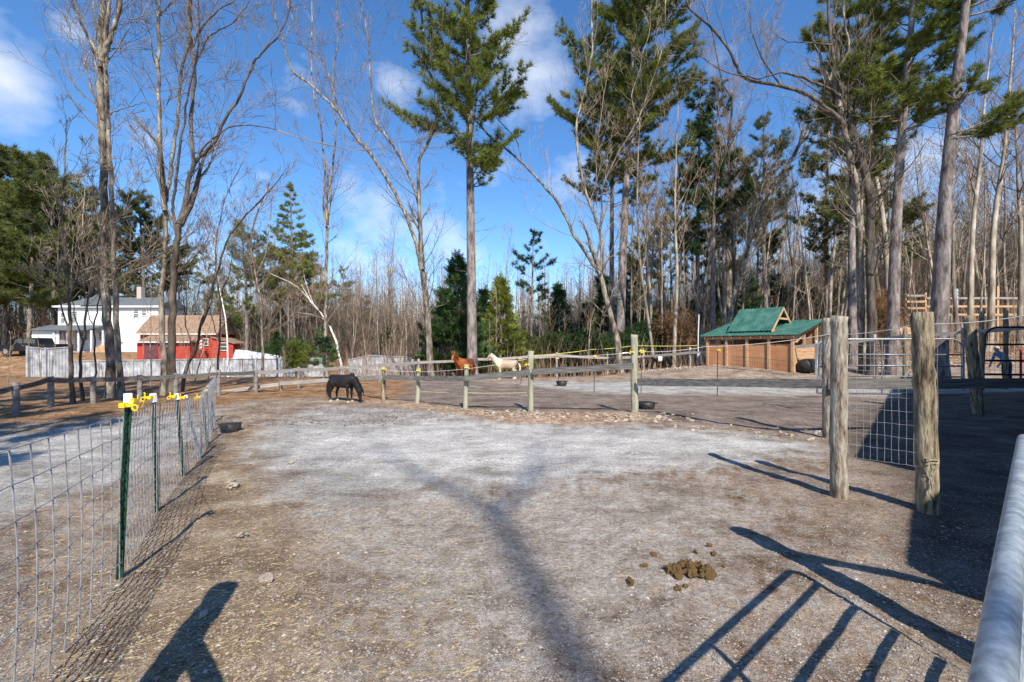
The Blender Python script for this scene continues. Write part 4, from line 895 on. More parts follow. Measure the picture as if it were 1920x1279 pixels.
def tube_gate(name, label, H0, d, L, zs, r, mat, verts=(), hang=0, rad=.12, group=None):
    t = thing(name, label, 'gate', H0, 0, group); zt, zb = zs[0], zs[-1]; d = Vector(d)
    def P(u, z): return d * u + Vector((0, 0, z))
    m = MB(); k = 6; Q = [P(0, zb), P(0, zt - rad)]
    for q in range(1, k): a = PI / 2 * q / k; Q.append(P(rad * (1 - math.cos(a)), zt - rad + rad * math.sin(a)))
    Q += [P(rad, zt), P(L * .25, zt), P(L * .5, zt), P(L * .75, zt), P(L - rad, zt)]
    for q in range(1, k): a = PI / 2 * q / k; Q.append(P(L - rad + rad * math.sin(a), zt - rad + rad * math.cos(a)))
    Q += [P(L, zt - rad), P(L, zb), ]
    m.tube(Q, r, 12); m.tube([P(0, zb), P(L, zb)], r * .98, 12); obj('frame', m, mat, t, smooth=True)
    for z in zs[1:-1]: obj('rail', MB().tube([P(r, z), P(L / 2, z), P(L - r, z)], r * .9, 10), mat, t, smooth=True)
    for u in verts: obj('brace', MB().beam(P(u, zb), P(u, zt - r), .045, .02, up=d), mat, t)
    return t
G0 = tube_gate('tube_gate', 'galvanised steel tube gate whose top rail runs down the right edge beside the viewer', HG, gd, 3.9, [1.28, 1.07, .80, .56, .33, .12], .0215, M_galvb, (1.3, 2.6))
# long tube gate beyond the wire panel
d0 = 11.6; gx0 = W(1537, 0, d0).x; gx1 = W(1808, 0, 11.2).x
ZG = lambda y: CAMZ - (y - HY) / F * 11.4
g = tube_gate('tube_gate', 'long pale galvanised gate behind the wire panel and round posts', Vector((gx0, 11.7, 0)), Vector((gx1 - gx0, -.5, 0)).normalized(), gx1 - gx0, [ZG(636), ZG(665), ZG(686), ZG(706), ZG(739)], .022, M_galv, (1.5,), rad=.25)
obj('end_brace', MB().beam((0, 0, .5), (.1, 0, 1.85), .05, .03), M_galv, g)
g = tube_gate('tube_gate', 'dark painted tube gate with mesh at the right edge', Vector((W(1846, 0, 11).x, 11, 0)), Vector((1, -.18, 0)).normalized(), 2.9, [CAMZ - (614 - HY) / F * 11, CAMZ - (646 - HY) / F * 11, CAMZ - (676 - HY) / F * 11, CAMZ - (702 - HY) / F * 11], .026, M_darkmetal, (), rad=.28)
m = MB()
for q in range(26): m.tube([(.1 + q * .105, -.018 * q * .105 / .1 - .02, CAMZ - (702 - HY) / F * 11), (.1 + q * .105, -.018 * q * .105 / .1 - .02, CAMZ - (620 - HY) / F * 11)], .003, 3)
for q in range(10): z = CAMZ - (702 - 8 * q - HY) / F * 11; m.tube([(.1, -.02, z), (2.75, -.5, z)], .003, 3)
tag(obj('wire_mesh', m, M_darkmetal, g), kind='stuff')
pg = G(1836, 11.4); t = thing('gate_post', 'leaning round post between the pale gate and the dark gate', 'post', pg); obj('shaft', post_mesh(W(0, 592, 11.4).z - pg.z, .115, 85, k=16, lean=(-.27, 0)), M_post, t, smooth=True)
for i, (px, top) in enumerate([(1697, 612), (1841, 582), (1886, 582), (1700, 640)]):
    d = 17 + i * .5; pg = G(px, d); t = thing('fence_post', ['slim round post behind the thick tan post', 'green tinged round post behind the leaning post', 'green tinged round post over the dark gate', 'short pale post behind the long gate'][i], 'post', pg)
    obj('shaft', post_mesh(W(0, top, d).z - pg.z, .075, 90 + i, k=10), M_post, t, smooth=True)
# board fence on the hill
HF = thing('board_fence', 'new three board wooden fence climbing the slope at right', 'fence', (0, 0, 0))
hp = [(1668, 40, 553, 598), (1697, 39, 550, 600), (1735, 38.5, 549, 603), (1775, 38, 546, 603), (1820, 37.5, 553, 594), (1870, 37, 537, 597), (1915, 36.5, 553, 600), (1970, 36, 540, 602), (2040, 36, 540, 604)]
for i, (px, d, ty, by) in enumerate(hp):
    B = W(px, by, d); T = W(px, ty, d); m = MB(); B.z = min(B.z, th(B.x, B.y)) - .3
    m.beam(B, T, .15, .12, up=(0, 1, 0)); obj('post', m, M_newwood, HF)
    if i:
        p0 = hp[i - 1]
        for f in ((.12, .36, .62, .88) if i < 3 else (.22, .55, .88)):
            a = W(p0[0], 549 + (596 - 549) * f, p0[1]); b = W(px, 549 + (596 - 549) * f, d); a.y -= .1; b.y -= .1
            obj('board', board(MB(), a, b, .04, .17, i * 7 + int(f * 10)), M_newwood if f > .3 else M_rail, HF)
t = thing('timber_stack', 'low stack of squared timbers below the hillside fence', 'timber', G(1715, 24))
zz = W(0, 616, 24).z - t.location.z
for q in range(3): obj('timber', MB().box((.1 * q, 0, zz - .12 * q), (2.2, .16, .11), rz=.05 * q), M_newwood, t)
for q in (-.9, .9): obj('leg', MB().box((q, 0, (zz - .3) / 2), (.12, .12, zz - .3 + .1)), M_newwood, t)
# poles, tubs
pg = G(1309, 29); t = thing('light_pole', 'thin white pole with a pale box at its foot left of the shelter', 'pole', pg)
zb = W(0, 672, 29).z - pg.z; zt = W(0, 590, 29).z - pg.z
obj('pole', MB().tube([(0, 0, -.2), (0, 0, zt * .6), (.05, 0, zt)], .035, 8), M_white, t); obj('box', MB().box((0, -.06, zb + .2), (.2, .14, .42)), M_white, t, bevel=.02)
t = thing('utility_marker', 'pale blue insulated marker post on the hillside by the fence', 'post', W(1793, 600, 33)); t.location.z = th(t.location.x, t.location.y)
hz = W(0, 542, 33).z - t.location.z; obj('shaft', MB().tube([(0, 0, -.2), (0, 0, hz)], .10, 8), nmat('pale_blue_plastic', [(.4, .52, .62), (.5, .6, .68)], 4, .5, 0), t)
for q in (.25, .5, .75): obj('band', MB().tube([(0, 0, hz - q), (0, 0, hz - q + .12)], .13, 8), M_galv, t)
def tub(px, py, r, h, label):
    g = Gp(px, py); t = thing('feed_tub', label, 'tub', g, rz=px); m = MB()
    m.tube([(0, 0, 0), (0, 0, .02), (0, 0, h), (0, 0, h + .012), (0, 0, h), (0, 0, .04), (0, 0, .035)], [r * .8, r * .84, r, r * 1.06, r * .93, r * .76, .01], 20, cap=False)
    obj('body', m, M_black, t, smooth=True); hm = MB()
    for s in (-1, 1): hm.tube([(s * r, -.05, h - .01), (s * (r + .06), -.03, h - .02), (s * (r + .06), .03, h - .02), (s * r, .05, h - .01)], .01, 6)
    obj('handle', hm, M_black, t)
tub(432, 811, .20, .16, 'black rubber feed tub on the gravel right of the wire fence')
tub(1053, 724, .24, .20, 'black feed tub out in the paddock left of the thin electric post')
tub(1212, 766, .24, .17, 'black feed tub in shade right of the tall squared post')
for i, (px, py) in enumerate([(600, 727), (1118, 700), (905, 704)]):
    pass
# stock tank at the shelter side
pg = G(1516, 22.5); t = thing('stock_tank', 'black oval stock tank lying against the right side of the shelter', 'tank', pg, rz=.5)
m = MB(); m.tube([(-.55, 0, .33), (-.54, 0, .33), (-.45, 0, .33), (.45, 0, .33), (.54, 0, .33), (.55, 0, .33)], [.02, .28, .34, .34, .28, .02], 18); obj('body', m, M_black, t, smooth=True)
for q in (-.25, 0, .25): obj('rib', MB().tube([(q - .02, 0, .33), (q + .02, 0, .33)], .355, 18), M_black, t)
# black trough tipped up behind the paddock
pg = G(1172, 30.5); t = thing('trough', 'round black trough tipped on edge behind the paddock rail', 'trough', pg); m = MB()
m.tube([(0, 0, .55), (0, -.3, .60)], [.62, .75], 20); obj('body', m, M_black, t, smooth=True)
m = MB(); m.tube([(.76 * math.cos(a), -.3, .6 + .76 * math.sin(a)) for a in np.linspace(0, PI, 16)], .025, 5); obj('rim', m, M_galv, t)

# ---------------------------------------------------------------- shelter
def shelter():
    F0 = G(1327, 25.9); F1 = G(1486, 22.4); F0.z = F1.z = .40
    u = (F1 - F0); Lf = u.length; u.normalize(); v = Vector((-u.y, u.x, 0)); t = thing('horse_shelter', 'orange brown wooden run-in shelter with a green metal roof and raised gable', 'shelter', F0)
    def P(a, b, z): return u * a + v * b + Vector((0, 0, z))
    D = 3.0; Hf, Hb = 1.88, 2.62
    ne = 5
    for i in range(ne):
        a = Lf * i / (ne - 1); obj('post', MB().beam(P(a, 0, -.4), P(a, 0, Hf), .12, .12, up=u), M_newwood, t)
        obj('post', MB().beam(P(a, D, -.4), P(a, D, Hb), .12, .12, up=u), M_newwood, t)
    for i in range(ne - 1):
        a = Lf * i / (ne - 1) + .065; b = Lf * (i + 1) / (ne - 1) - .065
        for k in range(4):
            z0 = .0 + k * .36; obj('panel', MB().prism([P(a, .02, z0), P(b, .02, z0), P(b, .02, z0 + .352), P(a, .02, z0 + .352)], v * .03), M_newwood2, t)
        obj('panel', MB().prism([P(a, D, 0), P(b, D, 0), P(b, D, Hb - .1), P(a, D, Hb - .1)], v * .03), M_newwood2, t)
    obj('header', MB().beam(P(-.05, -.085, Hf - .12), P(Lf + .05, -.085, Hf - .12), .04, .15), M_newwood2, t)
    for a, nm in ((0, 0), (Lf, 1)):
        for k in range(4): z0 = .02 + k * .34; obj('side_board', MB().prism([P(a, .08, z0), P(a, D - .08, z0), P(a, D - .08, z0 + .33), P(a, .08, z0 + .33)], u * .03), M_newwood, t)
        obj('side_board', MB().beam(P(a, .05, Hf - .15), P(a, D, Hb - .15), .05, .24), M_newwood, t)
        obj('side_board', MB().beam(P(a + .02, D * .45, 1.35), P(a + .02, D * .45, Hf + .3), .09, .09, up=u), M_newwood, t)
        obj('side_board', MB().beam(P(a + .02, D * .1, 1.5), P(a + .02, D * .5, Hf + .2), .04, .12, up=u), M_newwood, t)
    for i in range(10): a = -.1 + (Lf + .2) * i / 9; obj('rafter', MB().beam(P(a, -.17, Hf - .1), P(a, D + .2, Hb - .02), .05, .11), M_newwood, t)
    # lean-to roof with standing ribs
    def sheet(nm, A, B, Cc, Dd, n, rib):
        m = MB(); nrm = (B - A).cross(Dd - A).normalized(); nrm = nrm if nrm.z > 0 else -nrm
        m.prism([A, B, Cc, Dd], nrm * .02)
        o = obj(nm, m, M_greenroof, t); rm = MB()
        for i in range(n + 1):
            f = i / n; a, b = A.lerp(B, f), Dd.lerp(Cc, f); rm.beam(a + nrm * .035, b + nrm * .035, .035, .03)
        obj('rib', rm, M_greenroof, o); return o
    e = .2; s = (Hb - Hf) / D
    sheet('roof', P(-.35, -e, Hf - e * s + .04), P(Lf + .35, -e, Hf - e * s + .04), P(Lf + .35, D + .3, Hb + .3 * s + .04), P(-.35, D + .3, Hb + .3 * s + .04), 22, 1)
    # raised gable
    a0, a1 = .95, 3.25; vf, vm, vr = .55, 1.85, 3.15; zt = 3.42; zf = Hf + vf * s + .20; e2 = .1
    sheet('roof', P(a0, vf - .15, zf - .1), P(a1, vf - .15, zf - .1), P(a1, vm, zt), P(a0, vm, zt), 13, 1)
    sheet('roof', P(a0, vr + .15, zf - .1), P(a1, vr + .15, zf - .1), P(a1, vm, zt), P(a0, vm, zt), 13, 1)
    for a in (a0, a1):
        for (b0, z0) in ((vf - .12, zf - .12), (vr + .12, zf - .12)): obj('gable_board', MB().beam(P(a, b0, z0 - .04), P(a, vm, zt - .06), .05, .12), M_newwood, t)
        obj('gable_board', MB().beam(P(a, vf + .7, zt - .62), P(a, vr - .7, zt - .62), .04, .10), M_newwood, t)
        obj('post', MB().beam(P(a, vf + .1, Hf), P(a, vf + .1, zf), .1, .1, up=u), M_newwood, t); obj('post', MB().beam(P(a, vr - .1, Hf), P(a, vr - .1, zf), .1, .1, up=u), M_newwood, t)
    obj('ridge_beam', MB().beam(P(a0 + .03, vm, zt - .16), P(a1 - .03, vm, zt - .16), .05, .16), M_newwood, t)
shelter()
m = MB(); a, b = W(1378, 690, 22.6), W(1492, 700, 21.2)
KP = thing('kennel_fence', 'dark close wire fence standing before the shelter front', 'fence', (0, 0, 0))
for (a, b, n) in (((1372, 699, 23.6), (1488, 703, 21.4), 34), ((1296, 697, 26.6), (1330, 698, 25.4), 14)):
    A, B = W(*a), W(*b)
    for q in range(n + 1): p = A.lerp(B, q / n); p.z = th(p.x, p.y); m.tube([p, p + Vector((0, 0, .72))], .006, 3)
    for z in (.05, .25, .48, .7): m.tube([A * 1 + Vector((0, 0, th(A.x, A.y) + z - A.z)), B + Vector((0, 0, th(B.x, B.y) + z - B.z))], .006, 3)
tag(obj('wire_mesh', m, M_darkmetal, KP), kind='stuff')

# ---------------------------------------------------------------- white fence, house, shed, truck
def white_fence(label, pts, ph):
    t = thing('panel_fence', label, 'fence', (0, 0, 0)); w = 0
    for (pa, pb) in zip(pts[:-1], pts[1:]):
        A = W(pa[0], pa[2], pa[1]); B = W(pb[0], pb[2], pb[1]); n = max(1, round((B - A).length / 2.4))
        for i in range(n):
            a, b = A.lerp(B, i / n), A.lerp(B, (i + 1) / n); z = min(th(a.x, a.y), th(b.x, b.y)) - .1; dd = (b - a).normalized() * .07
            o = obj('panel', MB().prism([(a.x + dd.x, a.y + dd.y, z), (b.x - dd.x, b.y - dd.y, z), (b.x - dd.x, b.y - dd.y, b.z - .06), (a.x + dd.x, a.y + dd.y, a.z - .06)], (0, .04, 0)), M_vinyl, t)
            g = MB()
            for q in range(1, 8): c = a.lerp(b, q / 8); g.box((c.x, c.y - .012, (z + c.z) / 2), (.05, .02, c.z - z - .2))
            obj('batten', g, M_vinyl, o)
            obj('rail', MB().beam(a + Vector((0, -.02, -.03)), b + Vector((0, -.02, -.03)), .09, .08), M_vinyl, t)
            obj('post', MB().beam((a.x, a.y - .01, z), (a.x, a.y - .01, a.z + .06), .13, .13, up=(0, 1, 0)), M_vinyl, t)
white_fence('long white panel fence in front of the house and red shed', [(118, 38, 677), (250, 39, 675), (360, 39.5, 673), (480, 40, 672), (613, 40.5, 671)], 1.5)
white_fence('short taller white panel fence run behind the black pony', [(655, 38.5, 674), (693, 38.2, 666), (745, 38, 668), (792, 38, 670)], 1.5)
white_fence('grey mottled taller white fence corner below the black pickup', [(52, 34, 650), (86, 34.5, 653), (133, 35.5, 650)], 2)
def block(m, x0, x1, y0, y1, z0, z1): m.box(((x0 + x1) / 2, (y0 + y1) / 2, (z0 + z1) / 2), (x1 - x0, y1 - y0, z1 - z0)); return m
def wall_window(parent, px0, px1, py0, py1, y, trim=M_trim, mull=True, o=Vector((0, 0, 0))):
    a = W(px0, py1, y) - o; b = W(px1, py0, y) - o; w = b.x - a.x; h = b.z - a.z; cx, cz = (a.x + b.x) / 2, (a.z + b.z) / 2
    f = MB()
    for (x, z, sx, sz) in ((cx, b.z, w + .14, .07), (cx, a.z, w + .14, .07), (a.x, cz, .07, h - .07), (b.x, cz, .07, h - .07)): f.box((x, a.y - .05, z), (sx, .1, sz))
    if mull: f.box((cx, a.y - .045, cz), (w - .1, .06, .07))
    wd = obj('window', f, trim, parent)
    for (z0, z1) in (((a.z + .05, cz - .035), (cz + .035, b.z - .05)) if mull else ((a.z + .05, b.z - .05),)): obj('pane', block(MB(), a.x + .05, b.x - .05, a.y - .035, a.y - .02, z0, z1), M_glass, wd)
def house():
    y0 = 56; o = G(200, y0); o.y = y0; t = thing('white_house', 'white two storey clapboard house with a grey shingled roof and chimney', 'house', o)
    L = lambda px, py, d=y0: W(px, py, d) - o
    x0, x1 = L(109, 0).x, L(297, 0).x; ze = L(0, 575).z; zr = ze + 1.35; dp = 4.2
    m = MB(); block(m, x0, x1, 0, dp, -.6, ze)
    n = 22
    for i in range(n): z = .2 + (ze - .3) * i / n; m.box(((x0 + x1) / 2, -.02, z), (x1 - x0, .05, .05))
    obj('wall', m, M_housew, t)
    e = .4; rf = MB(); rf.prism([(x0 - e, -e, ze), (x0 - e, dp + e, ze), (x0 + 1.8, dp / 2, zr)], (.001, 0, 0))
    rf = MB(); V = [(x0 - e, -e, ze), (x1 + e, -e, ze), (x1 + e, dp + e, ze), (x0 - e, dp + e, ze), (x0 + 2.0, dp / 2, zr), (x1 + e, dp / 2, zr)]
    rf.add(V, [(0, 1, 5, 4), (2, 3, 4, 5), (3, 2, 1, 0)], [(0, 4, 3), (1, 2, 5)]); r = obj('roof', rf, M_shingle, t)
    obj('eave_trim', MB().box(((x0 + x1) / 2, -e - .02, ze - .02), (x1 - x0 + 2 * e, .06, .22)), M_housew, r)
    xc = L(238, 0).x; obj('chimney', block(MB(), xc - .28, xc + .28, dp / 2 - .3, dp / 2 + .3, zr - 1.2, L(0, 542, y0 + 4).z), M_brick, r)
    gb = MB(); xa, xb = L(168, 0).x, L(196, 0).x; gb.prism([(xa - .8, -e - .05, ze - .05), (xb + .3, -e - .05, ze - .05), ((xa + xb) / 2 + .3, -e - .05, ze + 1.5)], (0, 3.5, 0)); obj('dormer', gb, M_shingle, r)
    for (a, b, c, d) in ((115, 123, 586, 606), (133, 146, 584, 605), (251, 261, 581, 595), (266, 276, 581, 592)): wall_window(t, a, b, c, d, y0, M_housew, o=o)
    # porch
    xp0, xp1 = L(98, 0).x, L(196, 0).x; yp = -2.6; zp = L(0, 621).z
    pr = MB(); pr.prism([(xp0 - .3, yp - .3, zp), (xp0 - .3, 0, zp), (xp0 - .3, 0, zp + .75)], (xp1 - xp0 + .6, 0, 0)); obj('porch_roof', pr, M_shingle, t)
    for px in (100, 126, 146, 170, 192): x = L(px, 0, y0 - 2.6).x; obj('porch_post', MB().box((x, yp + .1, zp / 2), (.16, .16, zp)), M_housew, t)
    ew = MB(); block(ew, xp0, xp0 + 3.2, yp + .2, -.05, -.4, zp - .02); obj('porch_wall', ew, M_housew, t)
    wall_window(t, 114, 121, 622, 637, y0 - 2.42, M_maroon, o=o)
    obj('door', block(MB(), L(137, 0).x, L(148, 0).x, -.12, -.05, 0, zp - .35), M_maroon, t)
    for (a, b) in ((152, 166), (186, 192)): wall_window(t, a, b, 624, 638, y0, M_housew, o=o)
    obj('porch_deck', block(MB(), xp0, xp1, yp, -.06, -.4, .12), M_rail, t)
    st = thing('wooden_steps', 'tan wooden steps beside the house porch behind the tall tree', 'steps', G(190, 52.5))
    for q in range(6): obj('step', MB().box((0, q * .3, .1 + q * .2), (2.2, .3, .2)), M_newwood, st)
house()
def shed():
    y0 = 46.5; o = G(330, y0); o.y = y0; t = thing('red_shed', 'red clapboard shed with a tan shingled roof and a lean-to at its right end', 'shed', o)
    L = lambda px, py, d=y0: W(px, py, d) - o
    x0, x1 = L(263, 0).x, L(405, 0).x; xl1 = L(358, 0).x; zb = L(0, 682).z; z1 = L(0, 626).z; z2 = L(0, 642).z; zr = L(0, 592, y0 + 2.5).z
    m = MB(); block(m, x0, x1, 0, 3.2, zb - 1, z1)
    for i in range(12): m.box(((x0 + x1) / 2, -.015, zb + i * .22), (x1 - x0, .03, .035))
    obj('wall', m, M_red, t)
    rf = MB(); rf.prism([(x0 - .3, -.35, z1 - .02), (x0 - .3, 3.5, z1 - .02), (x0 - .3, 1.8, zr)], (x1 - x0 + .6, 0, 0)); r = obj('roof', rf, M_brownroof, t)
    obj('eave_trim', MB().box(((x0 + x1) / 2, -.38, z1 - .04), (x1 - x0 + .6, .05, .12)), M_trim, r)
    m = MB(); block(m, L(257, 0, y0 - 1.8).x, L(356, 0, y0 - 1.8).x, -1.8, -.02, zb - 1, z2); obj('porch_wall', m, M_red, t)
    pr = MB(); pr.prism([(L(255, 0, y0 - 2).x, -2.1, z2), (L(255, 0, y0 - 2).x, 0, z2), (L(255, 0, y0 - 2).x, -.02, z1 - .05)], (L(357, 0, y0 - 2).x - L(255, 0, y0 - 2).x, 0, 0)); obj('porch_roof', pr, M_brownroof, t)
    obj('eave_trim', MB().beam((L(255, 0, y0 - 2).x, -2.13, z2), (L(357, 0, y0 - 2).x, -2.13, z2), .05, .12), M_trim, t)
    obj('door', block(MB(), L(272, 0, y0 - 1.8).x, L(297, 0, y0 - 1.8).x, -1.9, -1.81, zb - .5, z2 - .08), M_maroon, t)
    m = MB(); a, b = L(405, 0).x + .02, L(444, 0).x; m.prism([(a, -.6, zb - 1), (b, -.6, zb - 1), (b, -.6, L(0, 645).z), (a, -.6, L(0, 634).z)], (0, 2.6, 0)); obj('lean_to', m, M_red, t)
    obj('lean_to_roof', MB().prism([(a, -.8, L(0, 634).z + .02), (b + .3, -.8, L(0, 645).z - .02), (b + .3, -.8, L(0, 645).z + .08), (a, -.8, L(0, 634).z + .12)], (0, 3.0, 0)), M_brownroof, t)
    wall_window(t, 412.5, 427, 643, 657, y0 - .62, M_trim, o=o); wall_window(t, 382, 391, 635, 648, y0 - .02, M_trim, o=o)
    obj('wall_lamp_disc', MB().tube([(L(336, 649).x, -1.84, L(0, 649).z), (L(336, 649).x, -1.95, L(0, 649).z)], .28, 14), nmat('slate_blue_paint', [(.13, .14, .22), (.17, .18, .26)], 5, .6, 0), t)
    f = thing('flag', 'striped flag with a blue canton hanging in front of the red shed', 'flag', G(373, 45)); O = Vector(f.location)
    p = lambda px, py: W(px, py, 45) - O
    obj('pole', MB().tube([p(366, 640), p(378, 627)], .03, 6), M_white, f)
    for q in range(7):
        a0, b0 = p(374 + 0, 636 + q * 3), p(379, 634 + q * 3); obj('stripe', MB().prism([a0 + Vector((-.15 * 0, 0, 0)), b0, b0 - Vector((.0, 0, .16)), a0 - Vector((0, 0, .16))], (0, .02, 0)), M_redflag if q % 2 == 0 else M_white, f)
    a0, b0 = p(372, 632), p(376, 630); obj('canton', MB().prism([a0, b0, b0 - Vector((0, 0, .4)), a0 - Vector((0, 0, .4))], (0, .03, 0)), M_blueflag, f)
    for i, (px, c, lab) in enumerate([(388, M_white, 'white bin standing before the red shed'), (381, nmat('teal_plastic', [(.05, .22, .24), (.07, .28, .3)], 5, .5, 0), 'teal bin standing before the red shed')]):
        g = G(px, 43.5); b = thing('bin', lab, 'bin', g); obj('body', MB().tube([(0, 0, 0), (0, 0, 1.0 + .1 * i)], [.24, .30], 10), c, b); obj('lid', MB().tube([(0, 0, 1.0 + .1 * i), (0, 0, 1.08 + .1 * i)], [.32, .28], 10), c, b)
shed()
# long low tarp heap
m = MB(); A, B = W(444, 0, 42.5), W(545, 0, 42.5); n = 14; V = []; Q = []
for i in range(n + 1):
    f = i / n; x = A.x + (B.x - A.x) * f; g = th(x, 42.5); zt = W(0, 655 + 15 * f, 42.5).z
    for q, (yy, zz) in enumerate(((-1.0, g - .2), (-.8, (g + zt) / 2 + .1), (-.2, zt), (.8, zt - .05), (1.2, g - .2))): V.append((x, 42.5 + yy + .08 * noise.noise((x, q, 0)), zz + .07 * noise.noise((x * 1.3, q * 2., 1))))
for i in range(n):
    for q in range(4): Q.append((i * 5 + q, (i + 1) * 5 + q, (i + 1) * 5 + q + 1, i * 5 + q + 1))
m.add(V, Q, [(0, 1, 2), (0, 2, 3), (0, 3, 4)]); tag(obj('tarp', m, M_tarp, smooth=True), 'white tarp drawn over a long low heap right of the red shed', 'tarp')
def truck():
    g = G(66, 49.5); t = thing('pickup_truck', 'black crew cab pickup truck parked facing left by the white house', 'pickup truck', g, rz=PI)
    m = MB(); w = 1.9
    prof = [(-3.3, .45), (3.15, .42), (3.3, .6), (3.28, 1.02), (3.1, 1.14), (1.75, 1.22), (-3.3, 1.22)]
    m.prism([(x, -w / 2, z) for x, z in prof], (0, w, 0)); obj('body', m, M_paint_blk, t, bevel=.05)
    m = MB(); a = [(1.75, 1.215), (.95, 1.82), (.6, 1.88), (-1.0, 1.88), (-1.3, 1.215)]; m.prism([(x, -w / 2 + .08, z) for x, z in a], (0, w - .16, 0)); cab = obj('cab', m, M_paint_blk, t, bevel=.04)
    for s in (-1, 1):
        y = s * (w / 2 - .08) + s * .006
        for (x0, x1, xt0, xt1) in ((1.45, .45, .95, .45), (.33, -.95, .33, -.9)):
            q = [(x0, y, 1.28), (x1, y, 1.28), (xt1, y, 1.78), (xt0, y, 1.78)]; obj('side_window', MB().prism(q, (0, s * .01, 0)), M_glass, cab)
        for x in (2.15, -2.0):
            wh = obj('wheel', MB().tube([(x, s * (w / 2 + .02), .40), (x, s * (w / 2 - .26), .40)], .40, 22), M_black, t, smooth=False); obj('rim', MB().tube([(x, s * (w / 2 + .035), .40), (x, s * (w / 2 + .0), .40)], .24, 16), M_chrome, wh)
        obj('headlight', MB().box((3.22, s * .72, .92), (.14, .34, .2)), M_lightlens, t); obj('mirror', MB().box((1.3, s * (w / 2 + .1), 1.35), (.12, .2, .2)), M_paint_blk, t)
        obj('door_handle', MB().box((.25, s * (w / 2 + .01), 1.05), (.18, .03, .03)), M_chrome, t)
    q = [(1.72, -w / 2 + .16, 1.27), (1.72, w / 2 - .16, 1.27), (.99, w / 2 - .2, 1.82), (.99, -w / 2 + .2, 1.82)]; obj('windscreen', MB().prism(q, (.012, 0, .012)), M_glass, cab)
    obj('bumper', MB().box((3.33, 0, .55), (.14, 1.85, .22)), M_chrome, t, bevel=.03); obj('bed_liner', MB().box((-2.3, 0, 1.2), (1.8, 1.6, .06)), M_black, t)
truck()

# ---------------------------------------------------------------- barn, whose shadow falls over the right of the yard
def barn():
    t = thing('barn', 'brown board barn standing right of the viewer out of view', 'barn', (0, 0, 0))
    def wedge(A, B, za, zb, back, name):
        n = Vector((B[1] - A[1], -(B[0] - A[0]), 0)).normalized() * back
        a, b = Vector((A[0], A[1], -.2)), Vector((B[0], B[1], -.2)); m = MB()
        ta, tb = Vector((A[0], A[1], za)), Vector((B[0], B[1], zb))
        V = [a, b, b + n, a + n, ta, tb, tb + n + Vector((0, 0, .6)), ta + n + Vector((0, 0, .6))]
        m.add([tuple(p) for p in V], [(0, 1, 5, 4), (1, 2, 6, 5), (2, 3, 7, 6), (3, 0, 4, 7), (4, 5, 6, 7), (3, 2, 1, 0)]); obj(name, m, M_barnwood, t)
    wedge((3.75, .45), (6.1, 2.98), 3.0, 3.0, 3.5, 'front_wing')
    wedge((6.2, 3.0), (20.4, 16.1), 3.9, 6.2, 9, 'main_block')
barn()
# ---------------------------------------------------------------- ponies and the person (skinned, one continuous body)
def skin_mesh(name, verts, edges, radii, mats, sub=2, root=0):
    me = bpy.data.meshes.new(name + '_skeleton'); me.from_pydata(verts, edges, []); o = bpy.data.objects.new(name, me); C.objects.link(o)
    s = o.modifiers.new('skin', 'SKIN'); s.use_smooth_shade = True
    for i, r in enumerate(radii):
        sv_ = me.skin_vertices[0].data[i]; sv_.radius = r if isinstance(r, tuple) else (r, r); sv_.use_root = (i == root)
    m = o.modifiers.new('sub', 'SUBSURF'); m.levels = m.render_levels = sub
    dg = bpy.context.evaluated_depsgraph_get(); ev = o.evaluated_get(dg); new = bpy.data.meshes.new_from_object(ev, depsgraph=dg)
    bpy.data.objects.remove(o); bpy.data.meshes.remove(me)
    new.name = name; new.materials.clear()
    for q in (mats if isinstance(mats, list) else [mats]): new.materials.append(q)
    for p in new.polygons: p.use_smooth = True
    return new
